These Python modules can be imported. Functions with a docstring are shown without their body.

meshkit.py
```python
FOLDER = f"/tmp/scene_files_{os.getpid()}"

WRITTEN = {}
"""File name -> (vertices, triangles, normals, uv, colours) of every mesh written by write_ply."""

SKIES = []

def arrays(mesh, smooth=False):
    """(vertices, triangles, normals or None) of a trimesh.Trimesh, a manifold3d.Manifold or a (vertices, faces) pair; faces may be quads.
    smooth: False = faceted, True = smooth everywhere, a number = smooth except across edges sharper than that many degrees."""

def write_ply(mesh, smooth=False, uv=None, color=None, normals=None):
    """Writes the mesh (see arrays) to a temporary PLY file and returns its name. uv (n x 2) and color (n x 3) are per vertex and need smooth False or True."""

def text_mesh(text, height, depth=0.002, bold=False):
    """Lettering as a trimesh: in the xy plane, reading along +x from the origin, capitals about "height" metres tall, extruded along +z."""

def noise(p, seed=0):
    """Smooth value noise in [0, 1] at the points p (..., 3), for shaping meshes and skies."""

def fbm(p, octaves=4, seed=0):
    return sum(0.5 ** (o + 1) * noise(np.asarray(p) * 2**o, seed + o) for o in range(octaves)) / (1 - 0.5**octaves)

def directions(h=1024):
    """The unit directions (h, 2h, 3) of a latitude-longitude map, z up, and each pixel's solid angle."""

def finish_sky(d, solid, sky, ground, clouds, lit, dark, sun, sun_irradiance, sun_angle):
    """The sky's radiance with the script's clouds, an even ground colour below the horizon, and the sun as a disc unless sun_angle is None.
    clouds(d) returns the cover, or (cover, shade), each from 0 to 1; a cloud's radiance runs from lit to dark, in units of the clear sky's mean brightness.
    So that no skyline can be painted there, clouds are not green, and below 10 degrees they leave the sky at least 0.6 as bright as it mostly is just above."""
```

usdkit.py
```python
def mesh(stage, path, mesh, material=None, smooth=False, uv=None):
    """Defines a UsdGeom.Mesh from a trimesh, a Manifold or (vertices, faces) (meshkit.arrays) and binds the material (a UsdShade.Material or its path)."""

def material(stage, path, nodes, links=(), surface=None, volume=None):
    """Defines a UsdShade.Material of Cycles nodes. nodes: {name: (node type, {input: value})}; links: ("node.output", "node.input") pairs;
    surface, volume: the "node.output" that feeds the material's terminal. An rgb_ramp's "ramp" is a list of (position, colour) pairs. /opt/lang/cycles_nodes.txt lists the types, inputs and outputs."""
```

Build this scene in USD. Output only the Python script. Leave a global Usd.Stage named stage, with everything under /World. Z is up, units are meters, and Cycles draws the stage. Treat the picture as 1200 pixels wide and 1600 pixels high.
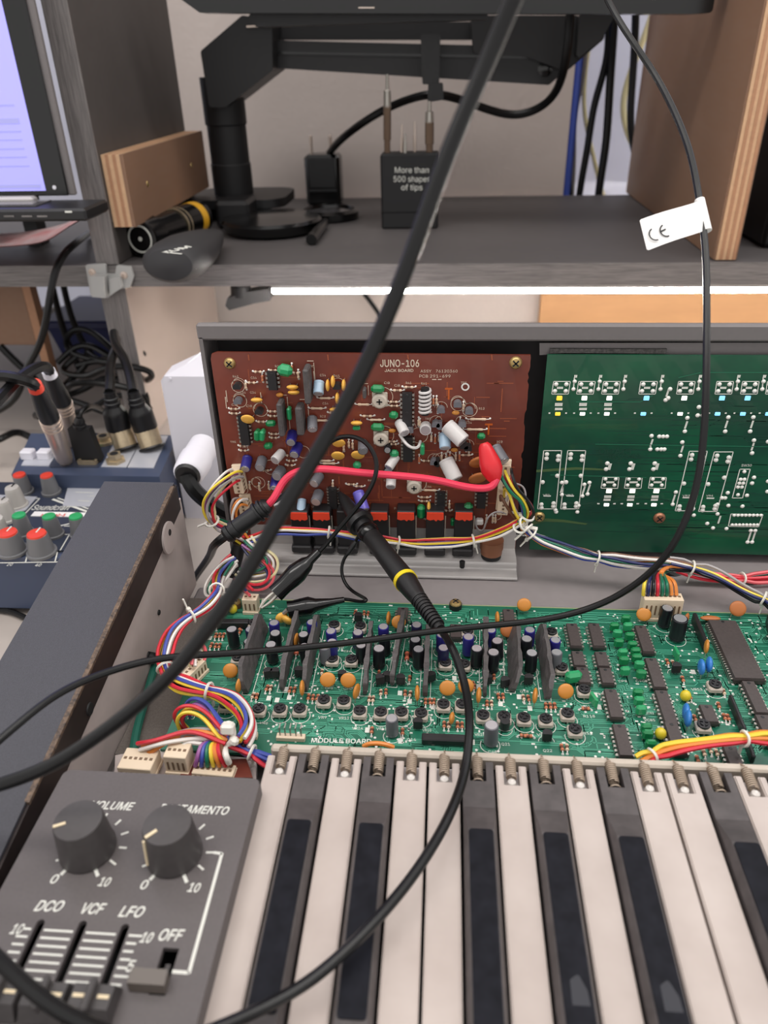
import math, random
import numpy as np, trimesh
from shapely.geometry import Polygon, LineString, Point
import usdkit, meshkit
from pxr import Usd, UsdGeom, UsdLux, UsdShade, Gf, Sdf

stage = Usd.Stage.CreateInMemory()
UsdGeom.SetStageUpAxis(stage, 'Z'); UsdGeom.SetStageMetersPerUnit(stage, 1.0)
W = UsdGeom.Xform.Define(stage, '/World'); stage.SetDefaultPrim(W.GetPrim())
UsdGeom.Scope.Define(stage, '/World/Looks')
rnd = random.Random(106)

# ------------------------------------------------------------------ camera
YWALL = 1.155
FPX, PITCH, YAW, ROLL = 1177.4, 0.54201604, -0.08798, -0.025448
CAM = np.array([0, 0, .352])
cp_, sp_, cy_, sy_ = math.cos(PITCH), math.sin(PITCH), math.cos(YAW), math.sin(YAW)
FWD = np.array([sy_*cp_, cy_*cp_, -sp_]); r0 = np.array([cy_, -sy_, 0]); u0 = np.cross(r0, FWD)
RGT = math.cos(ROLL)*r0 + math.sin(ROLL)*u0; UPV = -math.sin(ROLL)*r0 + math.cos(ROLL)*u0
cam = UsdGeom.Camera.Define(stage, '/World/camera')
HA = 7.3
cam.CreateHorizontalApertureAttr(HA); cam.CreateVerticalApertureAttr(HA*4/3)
cam.CreateFocalLengthAttr(FPX/1200*HA)
cam.CreateFStopAttr(2.6); cam.CreateFocusDistanceAttr(.405)
cam.CreateClippingRangeAttr(Gf.Vec2f(.03, 100))
cam.CreateExposureAttr(0.0)
m4 = Gf.Matrix4d(*RGT, 0, *UPV, 0, *(-FWD), 0, *CAM, 1)
cam.AddTransformOp().Set(m4)

# ------------------------------------------------------------------ light
dome = UsdLux.DomeLight.Define(stage, '/World/room_light')
dome.CreateIntensityAttr(.33); dome.CreateColorAttr(Gf.Vec3f(1, .975, .96))
def rect_light(name, pos, target, w, h, inten, col=(1, .96, .92)):
    L = UsdLux.RectLight.Define(stage, '/World/' + name)
    L.CreateWidthAttr(w); L.CreateHeightAttr(h); L.CreateIntensityAttr(inten); L.CreateColorAttr(Gf.Vec3f(*col))
    p, t = np.array(pos, float), np.array(target, float)
    z = p - t; z /= np.linalg.norm(z); x = np.cross([0, 1, 0.01], z); x /= np.linalg.norm(x); y = np.cross(z, x)
    L.AddTransformOp().Set(Gf.Matrix4d(*x, 0, *y, 0, *z, 0, *p, 1))
rect_light('ceiling_lamp', (-.55, .05, 1.75), (-.1, .3, .1), 1.2, .35, 7.6)
rect_light('added_back_fill', (0, YWALL+.15, 1.6), (0, YWALL+.16, 0), 2.4, .1, 14)  # added unseen fill behind the back wall, brightens the lavender walls
rect_light('ceiling_lamp_001', (.75, .15, 1.75), (.1, .3, .1), 1.2, .35, 7.6)

# ------------------------------------------------------------------ pixel <-> place
def ray(px, py): return (px-600)/FPX*RGT - (py-800)/FPX*UPV + FWD
def Z(px, py, z): d = ray(px, py); return CAM + d*(z-CAM[2])/d[2]
def Y(px, py, y): d = ray(px, py); return CAM + d*(y-CAM[1])/d[1]
def X(px, py, x): d = ray(px, py); return CAM + d*(x-CAM[0])/d[0]
def D(px, py, d): return CAM + ray(px, py)*d

# ------------------------------------------------------------------ materials
def lin(c):
    c = np.array(c, float)/255
    return tuple(np.where(c <= .04045, c/12.92, ((c+.055)/1.055)**2.4))
MATS = {}
def mat(name, rgb, rough=.5, metal=0, spec=.5, var=0, scale=60, bump=0, bscale=400, rgb2=None, coat=0, emit=0, aniso=None, trans=0):
    if name in MATS: return MATS[name]
    c = lin(rgb); n = {'p': ('principled_bsdf', {'base_color': c, 'roughness': rough, 'metallic': metal, 'specular_ior_level': spec, 'coat_weight': coat})}
    l = []
    if emit: n['p'][1].update(emission_color=c, emission_strength=emit)
    if trans: n['p'][1].update(transmission_weight=trans)
    if var or bump: n['g'] = ('geometry', {})
    src = 'g.position'
    if aniso is not None and (var or bump):
        n['mp'] = ('mapping', {'mapping_type': 'point', 'scale': aniso}); l.append(('g.position', 'mp.vector')); src = 'mp.vector'
    if var:
        c2 = lin(rgb2) if rgb2 is not None else tuple(min(1, x*(1-var)) for x in c)
        n['n'] = ('noise_texture', {'scale': scale, 'detail': 5.0, 'roughness': .6})
        n['r'] = ('rgb_ramp', {'ramp': [(.32, c2), (.68, c)]})
        l += [(src, 'n.vector'), ('n.fac', 'r.fac'), ('r.color', 'p.base_color')]
    if bump:
        n['b'] = ('noise_texture', {'scale': bscale, 'detail': 3.0}); n['bm'] = ('bump', {'strength': bump, 'distance': .0006})
        l += [(src, 'b.vector'), ('b.fac', 'bm.height'), ('bm.normal', 'p.normal')]
    MATS[name] = usdkit.material(stage, '/World/Looks/' + name, n, l, surface='p.BSDF')
    return MATS[name]

K_PLASTIC = mat('black_plastic', (22, 22, 24), .45, var=.3, scale=300)
K_RUBBER = mat('black_rubber', (18, 18, 20), .42)
K_CABLE = mat('cable_jacket', (12, 12, 13), .34, spec=.32)
K_DULL = mat('dull_black', (20, 20, 22), .6)
K_GLOSS = mat('gloss_black', (11, 11, 12), .18)
PANEL_G = mat('panel_grey', (92, 86, 86), .5, var=.12, scale=900, bump=.15, bscale=3000)
LID_G = mat('lid_grey', (112, 107, 107), .5, var=.06, scale=300, bump=.1, bscale=2500)
LID_K = mat('lid_inside', (52, 47, 48), .55, var=.2, scale=80)
CHASSIS = mat('chassis_grey', (140, 133, 133), .5, var=.08, scale=120)
WALLPL = mat('inner_wall_grey', (186, 174, 170), .55, var=.14, scale=50)
FELT = mat('felt_grey', (120, 112, 106), .95, var=.25, scale=900, bump=.4, bscale=2500)
CHEEK = mat('cheek_black', (66, 66, 73), .5, var=.3, scale=1500, bump=.35, bscale=2200)
CHEEK_IN = mat('cheek_brown', (42, 31, 30), .5, var=.3, scale=200)
WORN = mat('worn_edge', (120, 98, 80), .6, var=.5, scale=500, rgb2=(45, 38, 38))
KEY_W = mat('key_white', (188, 176, 169), .34, var=.05, scale=40, rgb2=(178, 165, 158))
KEY_WR = mat('key_recess', (196, 190, 190), .5)
KEY_K = mat('key_body', (84, 78, 78), .5, var=.3, scale=120, rgb2=(66, 61, 61))
KEY_S = mat('key_strip', (15, 16, 22), .45, spec=.12, var=.35, scale=160, rgb2=(27, 28, 35))
PEG = mat('peg_white', (212, 206, 200), .35)
STEEL = mat('spring_steel', (178, 160, 142), .42, metal=.35)
RAIL = mat('rail_zinc', (198, 186, 172), .42, metal=.12, var=.1, scale=60, aniso=(1, 8, 8))
ALU = mat('aluminium', (190, 186, 184), .38, metal=.2, var=.08, scale=80, aniso=(.3, 8, 8))
BRASS = mat('brass', (196, 168, 112), .35, metal=.75, var=.25, scale=300)
COPPER = mat('old_copper', (160, 110, 84), .4, metal=.6)
SOLDER = mat('solder', (226, 224, 218), .35, metal=.1)
TIN = mat('tinned_lead', (176, 172, 164), .35, metal=.7)
NICKEL = mat('nickel', (206, 190, 178), .3, metal=.6)
GOLDN = mat('worn_nickel', (196, 178, 148), .3, metal=.6, var=.2, scale=150)
PCB_B = mat('pcb_brown', (126, 58, 42), .4, var=.4, scale=18, rgb2=(98, 43, 32), coat=.25)
PCB_BE = mat('pcb_brown_edge', (178, 92, 48), .6)
PCB_G = mat('pcb_green', (30, 106, 82), .38, var=.3, scale=30, rgb2=(26, 98, 76), coat=.2)
PCB_D = mat('pcb_dark_green', (10, 92, 60), .3, var=.5, scale=14, rgb2=(14, 54, 44), coat=.3)
PCB_E = mat('pcb_edge', (150, 160, 120), .6)
TRACE = mat('trace_green', (78, 158, 130), .35)
TRACE_D = mat('trace_dark', (14, 62, 48), .4)
TRACE_B = mat('trace_brown', (146, 74, 46), .4)
MASK_O = mat('mask_orange', (186, 88, 30), .4)
SILK = mat('silk_white', (214, 214, 206), .7)
SILK_P = mat('silk_tan', (206, 188, 168), .7)
SLEEVE_K = mat('sleeve_black', (26, 27, 32), .28)
SLEEVE_B = mat('sleeve_blue', (44, 40, 118), .3)
SLEEVE_N = mat('sleeve_navy', (36, 34, 70), .28)
SLEEVE_G = mat('sleeve_grey', (104, 104, 110), .35)
SLEEVE_W = mat('sleeve_white', (206, 202, 200), .35)
SLEEVE_L = mat('sleeve_pale_blue', (160, 184, 204), .35)
CANTOP = mat('can_top', (186, 184, 188), .3, metal=.6)
OCHRE = mat('ceramic_ochre', (198, 130, 52), .4)
OCHRE2 = mat('ceramic_amber', (232, 176, 76), .4)
OCHRE3 = mat('ceramic_brown', (176, 104, 52), .45)
BLUEC = mat('ceramic_blue', (52, 122, 196), .35)
YELC = mat('bead_yellow', (214, 192, 48), .35)
GREENC = mat('film_green', (24, 128, 74), .22, coat=.4)
GREENC2 = mat('film_mint', (44, 154, 98), .22, coat=.4)
ICB = mat('ic_black', (76, 67, 66), .5, var=.2, scale=700)
ICK = mat('ic_jet', (34, 33, 35), .4)
SLABM = mat('resin_slab', (88, 83, 83), .6, var=.35, scale=260, rgb2=(74, 70, 70), bump=.4, bscale=900)
CREAM = mat('trimmer_cream', (190, 178, 166), .5)
ROTOR = mat('trimmer_rotor', (34, 33, 36), .4)
RES = mat('resistor_tan', (190, 116, 82), .45)
RES2 = mat('resistor_beige', (212, 186, 160), .45)
BAND = mat('resistor_band', (96, 52, 36), .5)
CONN = mat('connector_ivory', (226, 206, 180), .45)
CONN_D = mat('connector_slot', (120, 96, 74), .6)
ORANGE = mat('jack_orange', (226, 68, 42), .45)
CLEAR = mat('coil_clear', (196, 186, 172), .3)
WOODF = mat('ply_face', (134, 104, 84), .6, var=.18, scale=30, aniso=(6, 1, 6), rgb2=(132, 100, 78))
WOODE = mat('ply_light', (206, 168, 132), .6, var=.12, scale=200)
WOODE2 = mat('ply_dark', (176, 130, 98), .6, var=.12, scale=200)
WOODB = mat('board_tan', (206, 156, 110), .6, var=.1, scale=14, aniso=(1, 4, 4))
SHELFM = mat('shelf_grey', (84, 80, 80), .55, var=.16, scale=60, aniso=(1, 6, 6), bump=.1, bscale=500)
SHELFE = mat('shelf_edge', (132, 127, 125), .55, var=.25, scale=100, aniso=(.4, 4, 10), rgb2=(92, 88, 87))
SHELFV = mat('divider_edge', (132, 127, 125), .55, var=.25, scale=100, aniso=(10, 4, .4), rgb2=(92, 88, 87))
SHELFD = mat('divider_grey', (74, 69, 67), .6, var=.12, scale=60)
PLASTER = mat('plaster', (206, 194, 188), .85, var=.05, scale=12, bump=.8, bscale=160)
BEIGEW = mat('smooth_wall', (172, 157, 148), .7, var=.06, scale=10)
LAVW = mat('lavender_wall', (196, 198, 214), .25, var=.03, scale=6)
NAVY = mat('navy_box', (30, 36, 84), .4)
BLUEF = mat('blue_frame', (58, 80, 168), .35)
DESK = mat('desk_grey', (180, 170, 163), .5, var=.06, scale=20)
FLOORM = mat('floor_grey', (120, 114, 108), .7, var=.1, scale=4)
WHITEP = mat('white_plastic', (226, 224, 232), .4)
WHITEP2 = mat('white_label', (236, 234, 232), .55)
MIX_B = mat('mixer_blue', (66, 76, 100), .45)
MIX_S = mat('mixer_silver', (188, 190, 198), .4, metal=.2)
MIX_K = mat('mixer_navy', (46, 53, 70), .45)
KNOB_G = mat('knob_grey', (112, 112, 114), .45)
KNOB_L = mat('knob_light', (186, 182, 176), .45)
CAP_R = mat('cap_red', (222, 66, 44), .4)
CAP_G = mat('cap_green', (40, 158, 92), .4)
CLEARP = mat('clear_plastic', (176, 176, 174), .25)
REDP = mat('red_vinyl', (214, 34, 44), .35)
REDW = mat('red_silicone', (224, 56, 84), .4)
YELP = mat('yellow_ring', (232, 206, 40), .4)
PAPER = mat('paper', (224, 204, 202), .8, var=.2, scale=40, rgb2=(214, 120, 120))
SCREEN = mat('screen_lavender', (160, 158, 238), .3, emit=.55)
SCREEN2 = mat('screen_line', (150, 150, 206), .3, emit=.5)
TORCHY = mat('torch_yellow', (214, 160, 40), .35)
GLASSK = mat('loupe_glass', (84, 82, 84), .1)
LED = mat('led_white', (255, 250, 242), .5, emit=115)
WIN_W = mat('window_glow_white', (250, 246, 240), .4, emit=.8)  # emission stands in for light shining through the button windows from behind
WIN_Y = mat('window_glow_yellow', (255, 196, 60), .4, emit=.8)
WIN_B = mat('window_glow_blue', (130, 200, 255), .4, emit=.85)
TEAL = mat('teal_wire', (30, 104, 88), .4)
WC = {k: mat('wire_'+k, c, .38) for k, c in dict(yellow=(236, 206, 66), red=(208, 44, 60), white=(228, 222, 216), black=(30, 29, 31), blue=(66, 80, 164), purple=(150, 88, 148), green=(26, 112, 84), orange=(222, 134, 58), grey=(156, 150, 150), brown=(112, 72, 50), pink=(222, 92, 100), navy=(36, 42, 92), cream=(232, 220, 170)).items()}
NYLON = mat('nylon_tie', (226, 222, 212), .4)

# ------------------------------------------------------------------ shapes
def cat(ms): return trimesh.util.concatenate([m for m in ms if m is not None])
def tm(v, f): return trimesh.Trimesh(np.asarray(v, float), np.asarray(f), process=False)
def box(sx, sy, sz, c=(0, 0, 0), b=0):
    """box with centre c; b = chamfer"""
    h = np.array([sx, sy, sz])/2
    if b <= 0:
        m = trimesh.creation.box([sx, sy, sz])
    else:
        b = min(b, h.min()*.9); P = []
        for s in np.ndindex(2, 2, 2):
            s = np.array(s)*2-1
            for k in range(3):
                q = h-b; q[k] = h[k]; P.append(s*q)
        m = trimesh.convex.convex_hull(np.array(P))
    m.apply_translation(c); return m
def lathe(prof, n=20, c=(0, 0, 0), cap=True):
    prof = np.array(prof, float); a = np.arange(n)*2*math.pi/n; V = []; F = []
    for r, z in prof: V += [(r*math.cos(t), r*math.sin(t), z) for t in a]
    k = len(prof)
    for i in range(k-1):
        for j in range(n):
            j2 = (j+1) % n; A, B, C_, D_ = i*n+j, i*n+j2, (i+1)*n+j2, (i+1)*n+j
            F += [(A, B, C_), (A, C_, D_)]
    if cap: V.append((0, 0, prof[0][1])); V.append((0, 0, prof[-1][1])); o = k*n
    for j in range(n if cap else 0):
        j2 = (j+1) % n; F += [(o, j2, j), (o+1, (k-1)*n+j, (k-1)*n+j2)]
    m = tm(V, F); m.apply_translation(c); return m
def spline(P, n=8):
    P = np.array(P, float)
    if len(P) < 3: return P
    t = np.r_[0, np.cumsum(np.linalg.norm(np.diff(P, axis=0), axis=1)**.5+1e-9)]
    from scipy.interpolate import CubicSpline
    return CubicSpline(t, P, axis=0, bc_type='natural')(np.linspace(0, t[-1], (len(P)-1)*n+1))
def frames(p):
    t = np.gradient(p, axis=0); t /= np.linalg.norm(t, axis=1, keepdims=True)+1e-12
    a = np.zeros_like(p); ref = np.array([0, 0, 1.]) if abs(t[0, 2]) < .9 else np.array([1., 0, 0])
    x = ref-t[0]*(ref@t[0]); a[0] = x/np.linalg.norm(x)
    for i in range(1, len(p)):
        x = a[i-1]-t[i]*(a[i-1]@t[i]); a[i] = x/(np.linalg.norm(x)+1e-12)
    return t, a, np.cross(t, a)
def tube(P, r, n=8, sm=8, cap=True):
    p = spline(P, sm) if sm else np.array(P, float)
    t, a, b = frames(p); r = np.interp(np.linspace(0, 1, len(p)), np.linspace(0, 1, len(np.atleast_1d(r))), np.atleast_1d(r)) if np.ndim(r) else np.full(len(p), r)
    ang = np.arange(n)*2*math.pi/n
    V = p[:, None]+r[:, None, None]*(np.cos(ang)[None, :, None]*a[:, None]+np.sin(ang)[None, :, None]*b[:, None])
    V = V.reshape(-1, 3); F = []
    for i in range(len(p)-1):
        for j in range(n):
            j2 = (j+1) % n; A, B, C_, D_ = i*n+j, i*n+j2, (i+1)*n+j2, (i+1)*n+j
            F += [(A, B, C_), (A, C_, D_)]
    if cap:
        o = len(V); V = np.vstack([V, p[0], p[-1]]); e = (len(p)-1)*n
        for j in range(n):
            j2 = (j+1) % n; F += [(o, j2, j), (o+1, e+j, e+j2)]
    return tm(V, F)
def extr(poly, h):
    if not isinstance(poly, Polygon) and not hasattr(poly, 'geoms'): poly = Polygon(poly)
    poly = poly.buffer(0)
    return cat([trimesh.creation.extrude_polygon(g, h, engine='earcut') for g in getattr(poly, 'geoms', [poly])])
def align(m, d, o):
    """turn the mesh's z axis to direction d and move it to o"""
    d = np.array(d, float); d /= np.linalg.norm(d); ref = np.array([0, 1., 0]) if abs(d[1]) < .95 else np.array([1., 0, 0])
    x = np.cross(ref, d); x /= np.linalg.norm(x); y = np.cross(d, x)
    T = np.eye(4); T[:3, 0], T[:3, 1], T[:3, 2], T[:3, 3] = x, y, d, o
    m = m.copy(); m.apply_transform(T); return m
def rod(a, b, prof, n=18):
    """lathe along a->b; prof = (fraction along, radius)"""
    a, b = np.array(a, float), np.array(b, float); L = np.linalg.norm(b-a)
    return align(lathe([(r, f*L) for f, r in prof], n), b-a, a)
def smoothpoly(pts, r): return Polygon(pts).buffer(-r).buffer(r, quad_segs=5)

class Frame:
    """a board or panel: origin, axes u (right), v (up the face), n (out of the face)"""
    def __init__(s, o, u, v):
        s.o, s.u, s.v = np.array(o, float), np.array(u, float), np.array(v, float); s.n = np.cross(s.u, s.v)
        s.T = np.eye(4); s.T[:3, 0], s.T[:3, 1], s.T[:3, 2], s.T[:3, 3] = s.u, s.v, s.n, s.o
    def uv(s, px, py, h=0):
        d = ray(px, py); q = s.o+s.n*h; t = ((q-CAM)@s.n)/(d@s.n); p = CAM+d*t-s.o
        return np.array([p@s.u, p@s.v])
    def put(s, m, uv=(0, 0), h=0, rot=0):
        m = m.copy()
        if rot: m.apply_transform(trimesh.transformations.rotation_matrix(math.radians(rot), [0, 0, 1]))
        m.apply_translation([uv[0], uv[1], h]); m.apply_transform(s.T); return m
    def poly(s, pts, h0, h1, r=0):
        q = [s.uv(x, y, h1) for x, y in pts]
        m = extr(smoothpoly(q, r) if r else q, h1-h0); m.apply_translation([0, 0, h0]); m.apply_transform(s.T); return m
    def line(s, a, b, w, h, t=.00006, pix=True):
        A, B = (s.uv(*a, h), s.uv(*b, h)) if pix else (np.array(a), np.array(b))
        d = (B-A)/(np.linalg.norm(B-A)+1e-12); nn = np.array([-d[1], d[0]])*w/2
        q = [A-nn, B-nn, B+nn, A+nn]; V = [(*x, h) for x in q]+[(*x, h+t) for x in q]
        F = [(4, 5, 6), (4, 6, 7), (0, 1, 5), (0, 5, 4), (1, 2, 6), (1, 6, 5), (2, 3, 7), (2, 7, 6), (3, 0, 4), (3, 4, 7)]
        m = tm(V, F); m.apply_transform(s.T); return m
    def text(s, t, a, b, cap, h, ital=0, bold=False, mirror=False, dep=.00006):
        A, B = s.uv(*a, h), s.uv(*b, h); m = meshkit.text_mesh(t, cap, dep, bold)
        x0, x1 = m.bounds[0][0], m.bounds[1][0]; m.apply_translation([-x0, 0, 0]); L = np.linalg.norm(B-A)
        m.vertices[:, 0] *= L/(x1-x0)
        if mirror: m.vertices[:, 0] = L-m.vertices[:, 0]; m.invert()
        m.vertices[:, 0] += ital*m.vertices[:, 1]
        return s.put(m, A, h, math.degrees(math.atan2(*(B-A)[::-1])))
    def ring(s, uv, r, w, h, n=20, a0=0, a1=360, t=.00006):
        an = np.radians(np.linspace(a0, a1, n+1)); V = []; F = []
        for q in an: V += [(uv[0]+(r-w/2)*math.cos(q), uv[1]+(r-w/2)*math.sin(q), h+t), (uv[0]+(r+w/2)*math.cos(q), uv[1]+(r+w/2)*math.sin(q), h+t)]
        for i in range(n): F += [(2*i, 2*i+1, 2*i+3), (2*i, 2*i+3, 2*i+2)]
        m = tm(V, F); m.apply_transform(s.T); return m
    def w(s, uv, h=0): return s.o+s.u*uv[0]+s.v*uv[1]+s.n*h

# ------------------------------------------------------------------ prims
USED = {}; OFF = {}
def numbered(parent, name):
    k = (parent, name); i = USED.get(k, 0); USED[k] = i+1
    return name if i == 0 else f'{name}_{i:03d}'
def keys(prim, label=None, cat_=None, group=None, kind=None):
    for k, v in (('label', label), ('category', cat_), ('group', group), ('kind', kind)):
        if v: prim.SetCustomDataByKey(k, v)
def thing(name, label, cat_, base=(0, 0, 0), group=None):
    p = '/World/' + numbered('/World', name); x = UsdGeom.Xform.Define(stage, p)
    x.AddTranslateOp().Set(Gf.Vec3d(*map(float, base))); OFF[p] = np.array(base, float)
    keys(x.GetPrim(), label, cat_, group); return p
def part(parent, name, mesh, m, label=None, smooth=35, kind=None):
    p = parent + '/' + numbered(parent, name); o = OFF[parent]; OFF[p] = o
    mesh = mesh.copy(); mesh.apply_translation(-o)
    g = usdkit.mesh(stage, p, mesh, m, smooth=smooth); keys(g.GetPrim(), label, kind=kind); return p
def solo(name, label, cat_, mesh, m, smooth=35, group=None, kind=None):
    p = '/World/' + numbered('/World', name); OFF[p] = np.zeros(3)
    g = usdkit.mesh(stage, p, mesh, m, smooth=smooth); keys(g.GetPrim(), label, cat_, group, kind); return p
def slabY(pts, y, t, r=0, yb=None):
    """outline seen at depth y, built there with thickness t going back"""
    q = [(Y(a, b, y)[0], Y(a, b, y)[2]) for a, b in pts]
    m = extr(smoothpoly(q, r) if r else q, t)
    v = m.vertices.copy(); m.vertices = np.c_[v[:, 0], y+t-v[:, 2], v[:, 1]]; return m
def slabZ(pts, z, t, r=0):
    q = [Z(a, b, z)[:2] for a, b in pts]; m = extr(smoothpoly(q, r) if r else q, t); m.apply_translation([0, 0, z-t]); return m
def hexa(top, bot):
    """8-corner solid from two quads"""
    return trimesh.convex.convex_hull(np.array(list(top)+list(bot)))
#@@BODY
# ================================================================== the room
YW, YS, ZS, ZB = 1.155, .735, .184, .1636     # wall, shelf front, shelf top, shelf underside
def struct(name, mesh, m, smooth=False, label=None):
    p = solo(name, label, None, mesh, m, smooth); stage.GetPrimAtPath(p).SetCustomDataByKey('kind', 'structure'); return p
xe = Y(880, 300, YW)[0]
struct('floor', box(4.4, 4, .05, (0, .2, -.775)), FLOORM)
struct('wall_back', box(xe+.40, .06, 2.6, ((xe-.40)/2, YW+.03, .5)), PLASTER)
struct('wall_left', box(1.6, .05, 2.6, (-1.3, YW+.225, .5)), LAVW)
struct('wall_right', box(1.4, .05, 2.6, (xe+.7, YW+.25, .5)), LAVW)
struct('trim_1', box(.010, .1, 2.6, (xe+.005, YW+.05, .5), .003), BLUEF)
# smooth side of the wall recess under the shelf
struct('wall_side', box(.006, .3, .95, (Z(332, 470, .1)[0]-.0, YW-.003-.15, -.0+.3-.0)), BEIGEW) if False else None

t = thing('workbench', 'light grey workbench top that everything stands on', 'workbench', (0, .4, -.75))
part(t, 'desk_top', box(2.4, 1.5, .03, (0, .405, -.015), .002), DESK)
for sx in (-1.1, 1.1):
    for sy in (-.3, 1.1): part(t, 'desk_leg', box(.05, .05, .72, (sx, sy, -.39)), SHELFD)

t = thing('shelf', 'dark grey laminated shelf board running along the wall above the bench', 'shelf', (0, .94, ZB))
part(t, 'shelf_board', box(2.4, YW-.022-YS, ZS-ZB, (0, (YS+YW-.022)/2, (ZS+ZB)/2)), SHELFM, smooth=False)
part(t, 'edge_band', box(2.4, .0012, ZS-ZB, (0, YS-.0006, (ZS+ZB)/2)), SHELFE, smooth=False)
t = thing('led_strip', 'glowing white LED strip fixed under the front of the shelf', 'light strip', (.25, YS+.03, ZB))
sx0 = Y(426, 450, YS+.012)[0]
part(t, 'strip_base', box(1.1, .012, .004, (sx0+.55, YS+.012, ZB-.0022)), ALU)
part(t, 'diffuser', box(1.1, .010, .0055, (sx0+.55, YS+.012, ZB-.0070), .001), LED)

xl = Y(185, 405, YS)[0]; wl = xl-Y(129, 305, YS)[0]; YD = 1.0
t = thing('divider_panel', 'dark grey laminated divider standing on the shelf beside the laptop', 'divider', (xl-wl/2, .94, ZS))
part(t, 'panel', box(wl, YD-YS, .75, (xl-wl/2, (YS+YD)/2, ZS+.376)), SHELFD, smooth=False)
part(t, 'edge_band', box(wl, .0012, .75, (xl-wl/2, YS-.0006, ZS+.376)), SHELFV, smooth=False)
xp = Y(195, 449, YS)[0]
t = thing('support_panel', 'upright panel with grey front edge carrying the shelf behind the mixer', 'support', (xp-.013, .94, 0))
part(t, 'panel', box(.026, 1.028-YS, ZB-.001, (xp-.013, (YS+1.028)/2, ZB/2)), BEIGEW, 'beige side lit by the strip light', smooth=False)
part(t, 'edge_band', box(.026, .0012, ZB-.002, (xp-.013, YS-.0006, ZB/2)), SHELFV, smooth=False)

def plywood(t, x, y, z, dx, dy, dz, axis='x'):
    """layers across x, the cut edges facing the front"""
    n = 7
    for i in range(n):
        w_ = dx/n; c = x-dx/2+w_*(i+.5)
        edge = i in (0, n-1)
        part(t, 'ply_layer', box(w_*.995, dy-(.0003 if i % 2 else 0), dz-(.0004 if i % 2 else 0), (c, y, z)), (WOODE if i % 2 == 0 else WOODE2) if not edge else WOODF, smooth=False)
xq = Y(1117, 412, YS)[0]
t = thing('plywood_divider', 'plywood divider with bare layered edge standing at the right of the shelf', 'divider', (xq+.0095, .94, ZS))
part(t, 'veneer_face', box(.0016, YW-YS-.012, .75, (xq+.0008, (YS+YW)/2, ZS+.376)), WOODF, smooth=False)
for i in range(6):
    w_ = .0174/6
    part(t, 'ply_layer', box(w_*.99, YW-YS-.01, .75-(.0003 if i % 2 else 0), (xq+.0017+w_*(i+.5), (YS+YW)/2-(.0004 if i % 2 else 0), ZS+.376)), WOODE if i % 2 == 0 else WOODE2, smooth=False)
part(t, 'veneer_face', box(.0016, YW-YS-.012, .75, (xq+.0199, (YS+YW)/2, ZS+.376)), WOODF, smooth=False)
solo('black_crate', 'black crate on the shelf just right of the plywood divider', 'crate', cat([box(.3, .012, .16, (xq+.21, YS+.06, ZS+.082), .003), box(.012, .25, .16, (xq+.065, YS+.18, ZS+.082), .003), box(.3, .25, .01, (xq+.21, YS+.18, ZS+.0062), .003)]), K_PLASTIC)

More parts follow.
